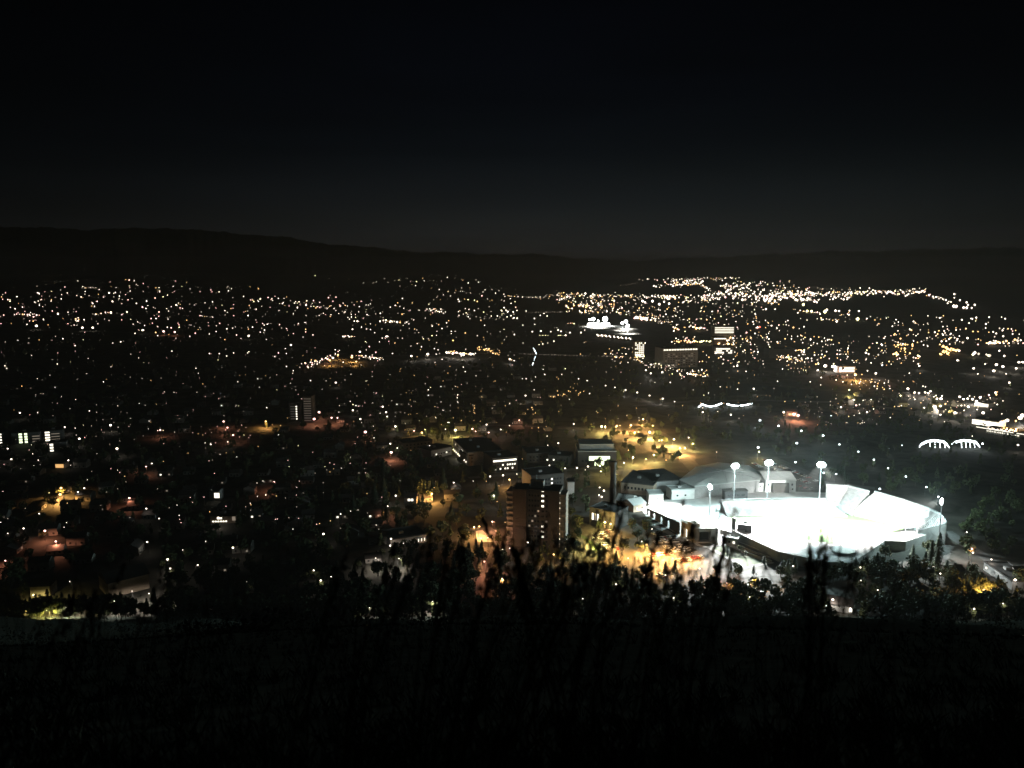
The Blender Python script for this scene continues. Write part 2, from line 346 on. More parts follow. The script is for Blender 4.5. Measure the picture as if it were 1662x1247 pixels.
for k in range(11):
    z = 1.6 + 3.55 * k
    for x0 in (0, 36.02):
        m = MB(); m.box(x0 - .15 if x0 == 0 else x0 + .01, -.2 if x0 else .3, z, x0 + (4.36 if x0 == 0 else 4.5), 1.48 if x0 == 0 else -.02, z + 1.15); m.obj('balcony', M['concrete'], t)
    if k: link('window', win_mesh(1.6, 1.3, 'Win' if k in (1, 2, 3, 7, 8, 9, 10) else 'glass'), t, (24.2, 2.97, z + 1.9))
    for x in (15.2, 17.2, 19.2, 21.2, 26.8):
        link('window', win_mesh(1.2, 1.3, 'Wdim' if (k * 7 + int(x)) % 9 == 0 else 'glass'), t, (x, 2.97, z + 1.9))
    m = MB(); m.box(36.1, -.32, z + 1.9, 36.4, -.22, z + 2.7); m.obj('balcony_lamp', M['Win' if k % 3 else 'Wdim'], t)

# smokestack and heating plant
p = G(994, 838)
t = thing('smokestack', 'tall tapering brick smokestack between the dormitory tower and the stadium', 'chimney', p)
m = MB(); m.tube([(0, 0, -1), (0, 0, 20), (0, 0, 42)], 2.7, 14, r2=2.0); m.obj('shaft', M['darkbrick'], t)
m = MB(); m.tube([(0, 0, 40.5), (0, 0, 42.4)], 2.4, 14); m.obj('rim', M['dark'], t)
building('heating_plant', 'brick heating plant with tall lit windows at the foot of the smokestack', 'building', (957, 852, 998, 862), 18, 13, 'brick', 'dark',
         wins=[(.12, 7, 1.4, 5, 'Win'), (.22, 7, 1.4, 5, 'Wdim'), (.33, 7, 1.4, 5, 'Win'), (.5, 7, 1.2, 5, 'glass'), (.66, 7, 1.2, 5, 'glass'), (.83, 7, 1.2, 5, 'glass'), (.6, 1.6, 1.4, 2.6, 'Wina')])

# campus and town buildings
def steps(t, wd, dp, h):
    m = MB(); m.box(0 + 2, 6, h + .9, wd - 2, dp - 2, h + 5.5); m.obj('upper_storey', M['grey'], t)
    m = MB(); m.box(1.6, 5.6, h + 5.503, wd - 1.6, dp - 1.6, h + 6); m.obj('upper_roof', M['groof'], t)
building('assembly_hall', 'large grey hall with a raised flat roof and a glowing yellow foyer', 'hall', (938, 757, 1000, 757), 30, 14, 'brick', 'groof', extra=steps,
         wins=[(.36 + .1 * k, 7.6, 5.2, 4.2, 'Wing') for k in range(5)] + [(.5, 2.6, 4.5, 4.4, 'Wing'), (.62, 2.6, 4.5, 4.4, 'Wing'), (.12, 5, 2, 1.6, 'glass'), (.22, 5, 2, 1.6, 'glass')])
def edgelights(t, wd, dp, h):
    for k in range(9):
        m = MB(); m.octa((wd * (k + .5) / 9, -.8, 3.4), .55); m.obj('facade_lamp', M['Ew' if k % 3 else 'Eg'], t)
    plight('facade_light', t, (wd / 2, -2.5, 3), (1, .9, .7), 1600)
building('library', 'low library with a row of lamps along its slanting front', 'library', (736, 734, 759, 757), 34, 13, 'concrete', 'dark', extra=edgelights, wins=grid(12, 2, 7.2, 3, 1.2, 1.6, .1))
building('library_wing', 'library wing with three red lamps over its entrance', 'library', (762, 757, 800, 752), 22, 10, 'tan', 'dark', wins=[(.3, 4.4, 1.1, 1.2, 'Er_'), (.5, 4.4, 1.1, 1.2, 'Er_'), (.72, 4.4, 1.1, 1.2, 'Er_')] if 0 else grid(8, 2, 4, 3.4, 1.4, 1.5, .1, seed=4))
building('student_centre', 'broad building with a long bright strip of top floor windows', 'building', (800, 768, 840, 764), 26, 13, 'brick', 'dark', wins=[(.06 + .085 * k, 10.8, 2.2, 1.5, 'Win') for k in range(11)] + grid(9, 2, 3.2, 3.5, 1.3, 1.4, .35, seed=8))
building('lecture_hall', 'low lecture hall behind the dormitory tower with a pale roof edge', 'building', (855, 752, 905, 750), 26, 9, 'brick', 'dark', wins=grid(8, 2, 2.5, 3.2, 1.4, 1.4, .08, seed=3))
building('science_building', 'dark science building behind the white gabled stair tower', 'building', (862, 800, 915, 795), 24, 14, 'brick', 'dark', wins=grid(10, 3, 3, 3.6, 1.4, 1.5, .05, seed=5))
building('stair_tower', 'pale stair tower catching stadium light beside the dormitory tower', 'tower', (921, 812, 932, 812), 10, 15, 'white', 'dark')
building('old_gym', 'old gymnasium with a dark sheet roof west of the arena', 'gymnasium', (1008, 800, 1060, 806), 40, 9, 'tan', 'dark', wins=grid(8, 1, 5, 3, 1.5, 2, 0))
building('swimming_hall', 'long dark flat roofed hall joined to the arena', 'hall', (1060, 800, 1108, 796), 36, 9, 'grey', 'dark')
building('ticket_house', 'small gabled tan house beside the curved stadium wall', 'house', (1028, 832, 1048, 828), 14, 5.5, 'tan', 'groof', gable=3, wins=[(.3, 2.6, 1.2, 1.4, 'Wina'), (.7, 2.6, 1.2, 1.4, 'glass')])
building('tan_row_house', 'amber washed gabled house behind the smokestack', 'house', (1000, 823, 1024, 826), 16, 5.5, 'tan', 'groof', gable=3, wins=[(.2, 2.8, 1.4, 1.8, 'Wina'), (.5, 2.8, 1.2, 1.4, 'glass'), (.8, 2.8, 1.2, 1.4, 'glass')])
building('locker_house', 'white block house inside the curved stadium wall', 'building', (1053, 819, 1076, 819), 12, 8, 'white', 'groof', wins=[(.6, 4.5, 1.2, 1.4, 'glass')])
building('concession_house', 'white flat roofed concession building in front of the arena', 'building', (1090, 812, 1127, 810), 12, 8, 'white', 'groof', wins=[(.25, 3.5, 1.6, 1.4, 'glass'), (.6, 3.5, 1.6, 1.4, 'glass')])
building('arena_annex', 'long white arena annex with a row of small windows', 'building', (1128, 806, 1239, 798), 17, 7.5, 'white', 'dark', wins=[(.3 + .065 * k, 4.6, 1.1, 1.5, 'glass') for k in range(11)])
building('brick_front_hall', 'white roofed hall with a dark brick front facing the stadium', 'hall', (1242, 799, 1291, 799), 30, 10, 'white', 'white', gable=3.5,
         extra=lambda t, wd, dp, h: (lambda m: (m.box(wd * .22, -2, -.5, wd * .76, -.02, 8), m.obj('brick_front', M['brick'], t)))(MB()), wins=[(.88, 6.5, 1.2, 1.6, 'glass'), (.9, 2.5, 1.2, 1.6, 'glass'), (.1, 6.5, 1.2, 1.6, 'glass')])
building('press_box', 'dark press box on the rim behind the west seats', 'press box', (1176, 814, 1213, 813), 6, 8, 'board', 'dark', wins=[(.2 + .2 * k, 5, 3, 1.4, 'glass') for k in range(4)])
# domed arena roof
ring = [(1104, 780), (1128, 790), (1180, 785), (1232, 780), (1238, 772), (1215, 757), (1165, 752), (1130, 759)]
P = [G(u, v, 10) for u, v in ring]; c0 = sum(P, Vector()) / 8
t = thing('arena', 'domed arena with a broad pale roof beside the stadium', 'arena', (c0.x, c0.y, 0))
m = MB(); n = len(P)
for k in range(n):
    a, b = P[k] - Vector((c0.x, c0.y, 0)), P[(k + 1) % n] - Vector((c0.x, c0.y, 0)); m.face([(a.x, a.y, -1), (b.x, b.y, -1), (b.x, b.y, 10), (a.x, a.y, 10)])
m.obj('wall', M['grey'], t)
m = MB(); lv = [(1.02, 10), (1.02, 10.6), (.72, 12.4), (.36, 13.5), (.02, 13.9)]
for (s0, z0), (s1, z1) in zip(lv, lv[1:]):
    for k in range(n):
        a, b = P[k] - c0, P[(k + 1) % n] - c0; m.face([(a.x * s0, a.y * s0, z0), (b.x * s0, b.y * s0, z0), (b.x * s1, b.y * s1, z1), (a.x * s1, a.y * s1, z1)])
m.obj('roof', M['groof'], t)
for k in range(n):
    a = P[k] - c0; m = MB(); m.tube([(a.x * s, a.y * s, z + .15) for s, z in lv[1:]], .18, 4); m.obj('roof_rib', M['grey'], t)

# downtown, north side and left side blocks
tb = [('hotel', 'hotel', 'golden uplit hotel front in the town centre', (1029, 582, 1046, 582), 20, 34, 'tan', grid(5, 8, 4, 3.8, 2.4, 2.2, .85, 'Win', seed=2)),
      ('office_block', 'office', 'long downtown office block with lit top floor rows', (1075, 598, 1132, 596), 34, 36, 'concrete', [(.05 + .075 * k, 33, 3.4, 2.2, 'Win') for k in range(13)] + grid(12, 6, 5, 4, 3.2, 1.2, .3, 'Wdim', seed=6)),
      ('parking_ramp', 'garage', 'ribbed parking ramp behind the long downtown block', (1100, 583, 1130, 583), 30, 26, 'concrete', grid(14, 2, 16, 5, 1.2, 3, .8, 'Wdim', seed=7)),
      ('bank_tower', 'office', 'brightly striped bank building above the town centre', (1158, 552, 1192, 552), 30, 34, 'concrete', grid(9, 4, 18, 4, 6, 1.6, .95, 'Win', seed=9)),
      ('department_store', 'shop', 'broad shop with a bright cornice below the striped bank', (1158, 562, 1178, 562), 24, 20, 'tan', [(.1 + .2 * k, 17, 5, 2.4, 'Win') for k in range(5)]),
      ('courthouse', 'building', 'pale lit building in front of the shopping crowd', (1160, 575, 1190, 575), 26, 16, 'concrete', grid(8, 3, 3, 4, 3.5, 2.6, .7, 'Win', seed=10)),
      ('warehouse', 'warehouse', 'low brick warehouse washed in red light', (1248, 582, 1290, 582), 30, 18, 'brick', [(.5, 2.5, 4, 3, 'Wina'), (.75, 2.5, 4, 3, 'Wing')]),
      ('apartment_tower', 'tower', 'striped far apartment tower with a column of lit windows', (470, 684, 484, 684), 16, 22, 'brick', [(.85, 3 + 3 * k, 1.6, 1.5, 'Win') for k in range(6)] + [(.4, 3 + 3 * k, 5, .8, 'Wfaint') for k in range(6)]),
      ('apartment_tower', 'tower', 'taller half of the striped far tower beside red lamps', (493, 686, 507, 686), 16, 31, 'brick', [(.5, 2.6 + 2.9 * k, 8.5, .9, 'Wfaint') for k in range(10)]),
      ('residence_block', 'apartments', 'apartment block with two stacks of green white windows', (20, 722, 66, 719), 14, 12, 'grey', [(x, 2 + 2.8 * k, w_, 1.9, 'Wing') for k in range(4) for x, w_ in ((.31, 3.0), (.50, 2.6))] + [(.85, 2 + 2.8 * k, 7, .8, 'Wdim') for k in range(3)]),
      ('residence_block', 'apartments', 'apartment block with three long white lit windows', (74, 718, 102, 716), 14, 12, 'grey', [(.14, 2 + 2.8 * k, 4.4, 1.5, 'Win') for k in range(4)] + [(.6, 2.5 + 3 * k, 8, .7, 'Wdim') for k in range(3)]),
      ('residence_block', 'apartments', 'dark end block with a stack of three white windows', (80, 735, 108, 733), 12, 10, 'grey', [(.16, 2 + 3 * k, 3, 1.7, 'Win') for k in range(3)]),
      ('residence_block', 'apartments', 'apartment block cut by the left edge of the picture', (-22, 722, 4, 722), 12, 12, 'grey', [(.9, 2 + 3 * k, 3, 1.4, 'Win') for k in range(4)]),
      ('shed', 'shed', 'small amber glowing shed above the floodlit house', (89, 761, 105, 761), 8, 5, 'tan', [(.5, 2.6, 7.5, 3.4, 'Wina')]),
      ('flat_roofed_clinic', 'building', 'flat roofed building with one square bright window', (340, 813, 356, 813), 10, 8, 'grey', [(.78, 4.4, 4, 4, 'Win')]),
      ('flat_roofed_clinic', 'building', 'low lit entrance building beneath the bright square window', (342, 850, 384, 849), 12, 5.5, 'tan', [(.1 + .1 * k, 1.5, 1.2, 1.0, 'Win') for k in range(6)] + [(.9, 3.4, 2.4, 3, 'Wdim'), (.35, 3.8, 3.5, 1.2, 'Win')]),
      ('parking_garage', 'garage', 'low garage with a slotted wall and a lit upper floor', (634, 890, 692, 880), 20, 5.5, 'concrete', [(.1 + .085 * k, 2.2, .5, 2, 'Win') for k in range(11)]),
      ('white_house', 'house', 'house with a lit pair of windows near the tall conifers', (656, 822, 676, 822), 10, 7, 'siding', [(.4, 5.2, 1.8, 1.8, 'Win'), (.65, 5.2, 1.8, 1.8, 'Win')]),
      ('shop_strip', 'shop', 'glowing white shop front in the shopping strip', (1580, 690, 1620, 696), 20, 8, 'white', [(.1 + .2 * k, 4, 9, 5.5, 'Win') for k in range(5)]),
      ('petrol_station', 'shop', 'amber lit petrol station canopy at the end of the strip', (1600, 703, 1655, 712), 16, 6, 'white', [(.05 + .075 * k, 2.8, 1.6, 1.2, 'Win') for k in range(13)] + [(.5, 5.2, 56, .7, 'Win')]),
      ('shop_strip', 'shop', 'long white lit shop on the strip behind the parking lamps', (1582, 660, 1603, 663), 16, 6, 'white', [(.5, 3.4, 17, 3.6, 'Win')]),
      ('motel', 'motel', 'low motel with a pink lit wall near the rail yard lamps', (1360, 606, 1388, 606), 20, 12, 'white', grid(6, 2, 4, 4.5, 4.5, 3, .8, 'Win', seed=12)),
      ('riverside_house', 'house', 'house glowing red and white in the dark park', (1276, 676, 1294, 676), 10, 6, 'tan', [(.5, 2.6, 8, 2.4, 'Wina'), (.75, 3, 3, 2, 'Win')]),
      ('campus_hall', 'hall', 'low campus hall with a dim lit end wall', (655, 732, 702, 727), 18, 8, 'tan', grid(7, 2, 2.4, 3, 1.4, 1.3, .04, seed=14)),
      ('campus_hall', 'hall', 'dim hall left of the library with a lamp on its corner', (700, 745, 733, 738), 20, 8, 'concrete', grid(7, 1, 3.4, 3, 1.4, 1.3, .04, seed=15)),
      ('campus_hall', 'hall', 'dark hall in front of the grey hall with a lit corner', (890, 755, 925, 757), 20, 9, 'brick', grid(7, 2, 2.4, 3, 1.4, 1.3, .08, seed=16)),
      ('pool_building', 'building', 'long pale roofed building at the foot of the hill far right', (1596, 925, 1642, 958), 14, 5, 'grey', [(.1, 2.5, 1.5, 1, 'Win')]),
      ('gabled_hall', 'hall', 'pale gabled hall lit among the pines at the hill foot', (177, 972, 243, 955), 20, 9, 'tan', []),
      ('cottage', 'cottage', 'cottage with a green lit wall among the pines', (50, 972, 82, 970), 10, 7, 'siding', []),
      ('hillside_house', 'house', 'house with a lit white wall below the stadium trees', (1340, 992, 1382, 1000), 10, 5, 'white', [(.05, 3, 1.5, 1.2, 'Win'), (.95, 3, 1.5, 1.8, 'Win')])]
gab = {'gabled_hall': 3.5, 'cottage': 3, 'hillside_house': 2.5, 'riverside_house': 2.5, 'white_house': 2.5, 'shed': 1.5}
BLD = []
for nm, cat, lab, base, dp, h, wl, ws in tb:
    building(nm, lab, cat, base, dp, h, wl, 'shingle' if nm in gab else 'dark', gable=gab.get(nm, 0), wins=ws); BLD.append(base)

# ------------------------------------------------------------------ stadium
def seating(name, label, front, back, n, zf, zb, wallm='concrete', rail=True):
    """stepped stand; front and back: pixel polylines with equal numbers of points"""
    Fp = [G(u, v, zf) for u, v in front]; Bp = [G(u, v, zb) for u, v in back]; c = Fp[0].copy(); c.z = 0
    t = thing(name, label, 'grandstand', c, group='stadium grandstands')
    def at(i, s, z): p = Fp[i].lerp(Bp[i], s); return (p.x - c.x, p.y - c.y, z)
    m = MB(); k_ = len(Fp)
    for r_ in range(n):
        s0, s1 = r_ / n, (r_ + 1) / n; z0 = zf + (zb - zf) * s0; z1 = zf + (zb - zf) * s1
        for i in range(k_ - 1):
            m.face([at(i, s0, z0), at(i + 1, s0, z0), at(i + 1, s0, z1), at(i, s0, z1)]); m.face([at(i, s0, z1), at(i + 1, s0, z1), at(i + 1, s1, z1), at(i, s1, z1)])
    m.obj('seating_tier', M['seat'], t)
    m = MB()
    for i in range(k_ - 1):
        m.face([at(i, 1, -1), at(i + 1, 1, -1), at(i + 1, 1, zb + 1.1), at(i, 1, zb + 1.1)][::-1]); m.face([at(i, 1.02, -1), at(i + 1, 1.02, -1), at(i + 1, 1.02, zb + 1.1), at(i, 1.02, zb + 1.1)])
        m.face([at(i, 1, zb + 1.1), at(i + 1, 1, zb + 1.1), at(i + 1, 1.02, zb + 1.1), at(i, 1.02, zb + 1.1)])
        m.face([at(i, 0, -1), at(i + 1, 0, -1), at(i + 1, 0, zf), at(i, 0, zf)])
    for i in (0, k_ - 1): m.face([at(i, 0, -1), at(i, 1, -1), at(i, 1, zb + 1.1), at(i, .98, zb), at(i, 0, zf)])
    m.obj('outer_wall', M[wallm], t)
    m = MB(); m.tube([at(i, 1.01, zb + 1.6) for i in range(k_)], .12, 4)
    for i in range(k_): m.tube([at(i, 1.01, zb + 1.0), at(i, 1.01, zb + 1.6)], .1, 4)
    m.obj('railing', M['metal'], t)
    return t
seating('grandstand', 'pale west upper deck seen face on left of the north deck', [(1341, 814), (1362, 818), (1383, 827)], [(1341, 789), (1377, 791), (1411, 800)], 18, 5, 16)
seating('grandstand', 'long north upper deck with a lit rail along its top', [(1386, 827), (1436, 838), (1484, 849)], [(1419, 800), (1464, 813), (1508, 828)], 22, 5, 17)
seating('grandstand', 'short corner deck at the far right of the stadium', [(1484, 851), (1487, 856), (1490, 863)], [(1509, 829), (1526, 836), (1536, 850)], 16, 5, 15)
seating('grandstand', 'broad west seating bank in front of the arena annex', [(1180, 838), (1280, 838), (1376, 838)], [(1170, 814), (1260, 812), (1340, 812)], 20, .6, 7)
seating('grandstand', 'near east seating bank whose outer rim faces the hill', [(1205, 852), (1260, 872), (1330, 884), (1385, 884), (1420, 872), (1455, 866), (1480, 858)],
        [(1188, 862), (1262, 897), (1343, 914), (1384, 915), (1436, 880), (1470, 881), (1503, 870)], 20, .5, 5.5)
o = patch('football_pitch', [(1190, 848), (1260, 868), (1330, 880), (1385, 880), (1440, 866), (1478, 856), (1470, 848), (1376, 836), (1180, 836)], M['turf'], .12); tag(o, kind='structure')
m = MB(); a = G(1215, 846); b = G(1452, 852); c_ = G(1405, 873) - b
for k in range(13):
    p0 = a.lerp(b, k / 12); m.face([(p0.x + dx, p0.y + dy, .15) for dx, dy in ((-.25, 0), (c_.x * .9 - .25, c_.y * .9), (c_.x * .9 + .25, c_.y * .9), (.25, 0))][::-1])
o = m.obj('pitch_line', M['paint']); o['kind'] = 'structure'

# curved arcade wall at the south end
def arcade(pts, hs, bays):
    P = [G(*p) for p in pts]; c = P[0].copy()
    t = thing('arcade_wall', 'curved brick stadium wall pierced by bright tall arches', 'wall', c)
    for k in range(len(P) - 1):
        a, b = P[k] - c, P[k + 1] - c; L_ = (b - a).length; d = (b - a) / L_; nrm = Vector((-d.y, d.x, 0)); h0, h1 = hs[k], hs[k + 1]
        m = MB(); n_ = bays[k]; bw = L_ / max(n_, 1)
        def pt(s, z, off): q = a + d * s + nrm * off; return (q.x, q.y, z)
        def H_(s): return h0 + (h1 - h0) * s / L_
        if n_ == 0:
            for off in (0, .6): m.face([pt(0, -1, off), pt(L_, -1, off), pt(L_, h1, off), pt(0, h0, off)])
            m.face([pt(0, h0, 0), pt(L_, h1, 0), pt(L_, h1, .6), pt(0, h0, .6)])
        for j in range(n_):
            s0 = j * bw; s1 = s0 + bw; cx = s0 + bw / 2; hw = min(1.7, bw * .28); sp = H_(cx) * .52
            arc = [(cx + hw * math.cos(math.pi * q / 8), sp + hw * math.sin(math.pi * q / 8)) for q in range(9)]
            for off in (0, .6):
                m.face([pt(s0, -1, off), pt(cx - hw, -1, off), pt(cx - hw, sp, off), pt(s0, H_(s0), off)]); m.face([pt(cx + hw, -1, off), pt(s1, -1, off), pt(s1, H_(s1), off), pt(cx + hw, sp, off)])
                ring_ = arc[::-1]
                for q in range(8):
                    xa, za = ring_[q]; xb, zb = ring_[q + 1]; ta = s0 + bw * q / 8; tb_ = s0 + bw * (q + 1) / 8
                    m.face([pt(xa, za, off), pt(xb, zb, off), pt(tb_, H_(tb_), off), pt(ta, H_(ta), off)])
            for (xa, za), (xb, zb) in zip([(cx + hw, -1)] + arc, arc + [(cx - hw, -1)]): m.face([pt(xa, za, 0), pt(xb, zb, 0), pt(xb, zb, .6), pt(xa, za, .6)])
            m.face([pt(s0, H_(s0), 0), pt(s1, H_(s1), 0), pt(s1, H_(s1), .6), pt(s0, H_(s0), .6)])
        m.obj('wall_bay', M['brick'], t)
        m = MB(); m.tube([pt(0, h0 + .15, .3), pt(L_, h1 + .15, .3)], .4, 4); m.obj('coping', M['concrete'], t)
    return t
arcade([(1050, 835), (1056, 839), (1067, 846), (1079, 853), (1090, 860), (1102, 867)], [4.5, 5, 6, 6.5, 7.5, 8], [1, 1, 1, 1, 0])
a, rz, wd = frame(1105, 870, 1126, 880)
t = thing('gate_tower', 'tan gate tower with a tall bright arch at the corner of the stadium', 'gate', a, rz)
m = MB(); m.box(0, 0, -1, 3.0, 5, 10.5); m.box(6.6, 0, -1, wd, 5, 12.5); m.obj('pier', M['tan'], t)
m = MB(); m.box(3.01, .3, 6.6, 6.59, 4.7, 10.4); m.obj('lintel', M['tan'], t)
m = MB(); m.box(3.1, 2, .2, 6.5, 2.2, 6.5); m.obj('archway_glow', M['Win'], t)  # glowing panel stands in for the bright concourse behind the arch
a, rz, wd = frame(1127, 881, 1165, 880)
t = thing('stadium_portico', 'recessed white stadium entrance with a dark opening under its lintel', 'entrance', a, rz)
m = MB(); m.box(0, 0, -1, 3, 8, 10); m.obj('pier', M['tan'], t)
m = MB(); m.box(wd - 5, 0, -1, wd, 8, 10); m.obj('pier', M['white'], t)
m = MB(); m.box(3.01, .4, 7.4, wd - 5.01, 8, 9.9); m.obj('lintel', M['white'], t)
m = MB(); m.box(3.01, 5, -1, wd - 5.01, 5.3, 7.38); m.obj('opening_shade', M['board'], t)  # dark panel stands in for the shade inside the opening
m = MB(); m.box(1, -1.2, -.5, wd - 1, -.01, .9); m.obj('step', M['concrete'], t)
# low garden walls along the south-east approach
for k, (u0, v0, u1, v1, h) in enumerate(((1168, 866, 1232, 886, 3.2), (1171, 873, 1246, 902, 1.6), (1186, 884, 1250, 908, 1.2), (1205, 897, 1252, 913, 1.0))):
    a, rz, wd = frame(u0, v0, u1, v1)
    t = thing('terrace_wall', ['highest', 'second highest', 'third', 'lowest'][k] + ' terrace wall stepping down beside the near seating bank', 'wall', a, rz, 'terrace walls')
    m = MB(); m.box(0, 0, -.5, wd, .5, h); m.obj('wall', M['concrete'], t); m = MB(); m.box(-.1, -.1, h + .003, wd + .1, .6, h + .2); m.obj('coping', M['white'], t)
building('gatehouse', 'small white gatehouse between the portico and the terrace walls', 'building', (1178, 884, 1196, 887), 6, 4.5, 'white', 'groof', wins=[(.3, 2.3, 1.4, 1.6, 'glass'), (.7, 2.3, 1.4, 1.6, 'Win')])
# scoreboards
a, rz, wd = frame(1191, 871, 1219, 874)
t = thing('scoreboard', 'big dark scoreboard seen from behind at the south end', 'scoreboard', a, rz)
m = MB(); m.box(2, 1, 0, wd, 6, 9); m.obj('cabinet', M['board'], t)
m = MB(); m.face([(1, .2, 3.5), (wd * .62, .2, 4.5), (wd * .75, 6, 10), (wd * .35, 6, 9.5)]); m.face([(1, .2, 3.3), (wd * .35, 6, 9.3), (wd * .75, 6, 9.8), (wd * .62, .2, 4.3)]); m.obj('canopy', M['metal'], t)
m = MB(); m.box(-1.8, 1, 0, .9, 2.4, 13); m.obj('pylon', M['board'], t)
a, rz, wd = frame(1466, 872, 1491, 868)
t = thing('video_board', 'video board with a dark back on the north east rim', 'scoreboard', (a.x, a.y, 5), rz)
m = MB(); m.box(.5, 0, .8, wd, .9, 6.2); m.obj('cabinet', M['board'], t)
m = MB(); m.box(.2, -.1, 6.21, wd + .3, 1.0, 6.6); m.obj('frame', M['metal'], t)
for x in (2, wd - 2): m = MB(); m.tube([(x, .5, -5), (x, .5, .8)], .3); m.obj('leg', M['metal'], t)
a = G(1367, 905)
t = thing('round_platform', 'round canopy platform on the near rim of the stadium', 'platform', a)
m = MB(); m.tube([(0, 0, -1), (0, 0, 5.0)], 6.6, 20); m.obj('drum', M['grey'], t)
m = MB(); m.tube([(0, 0, 5.01), (0, 0, 5.5)], 7.4, 20); m.obj('deck', M['white'], t)

# floodlight masts: pole, cross arms, lamps and their own beam
def mast(label, u, v_head, u_t, v_t, h, power, nl=(6, 3), cone=51, spread=28, reach=70):
    top = G(u, v_head, h); p = Vector((top.x, top.y, 0)); aim = G(u_t, v_t, 0)
    d = aim - p; rz = math.atan2(d.y, d.x) - math.pi / 2
    t = thing('floodlight_mast', label, 'floodlight', p, rz, 'stadium floodlight masts')
    m = MB(); m.tube([(0, 0, -1), (0, 0, h / 2), (0, 0, h + 1.5)], .5, 8, r2=.25); m.obj('pole', M['metal'], t)
    m = MB(); wr = nl[0] * .55
    for k in range(nl[1]): m.box(-wr, -.12, h - 1.6 + 1.4 * k, wr, .12, h - 1.4 + 1.4 * k)
    m.obj('crossarm', M['metal'], t)
    for k in range(nl[1]):
        nj = nl[0] - (0 if k == 1 else 2 if nl[0] > 3 else 1)
        for j in range(nj):
            m = MB(); m.ball(((j - (nj - 1) / 2) * 1.1, .3, h - 1.1 + 1.4 * k), .72, 0, 7, 4); m.obj('floodlight', M['Eflood'], t)
    for sx in (-1, 1):
        sp = plight('beam', t, (sx, 1.2, h), (1, 1.0, .96), power, .8, R(cone)); sp.data.spot_blend = .85
        dd = Vector((sx * spread, min(math.hypot(d.x, d.y), reach), -h)); sp.rotation_euler = dd.to_track_quat('-Z', 'Y').to_euler()
    plight('spill_light', t, (0, 1.0, h + 1.0), (.66, .98, 1.0), power * .10, .8)
    plight('back_fill', t, (0, -1.5, h + 3.5), (.85, 1.0, .97), power * .0028, .8)  # added fill behind the shielded lamps, brightens the arena and hall roofs
PW = 5e6
mast('floodlight mast in front of the domed arena', 1193, 757, 1250, 860, 33, PW)
mast('floodlight mast in front of the brick fronted hall', 1248, 752, 1290, 860, 36, PW)
mast('floodlight mast behind the west upper deck corner', 1333, 755, 1340, 860, 36, PW)
mast('lower floodlight mast beside the concession building', 1153, 791, 1128, 840, 22, PW * .35, (4, 3), 70, 14, 30)
mast('smaller floodlight mast at the north east corner deck', 1529, 815, 1400, 858, 30, PW * .5, (4, 3), 62, 20, 70)

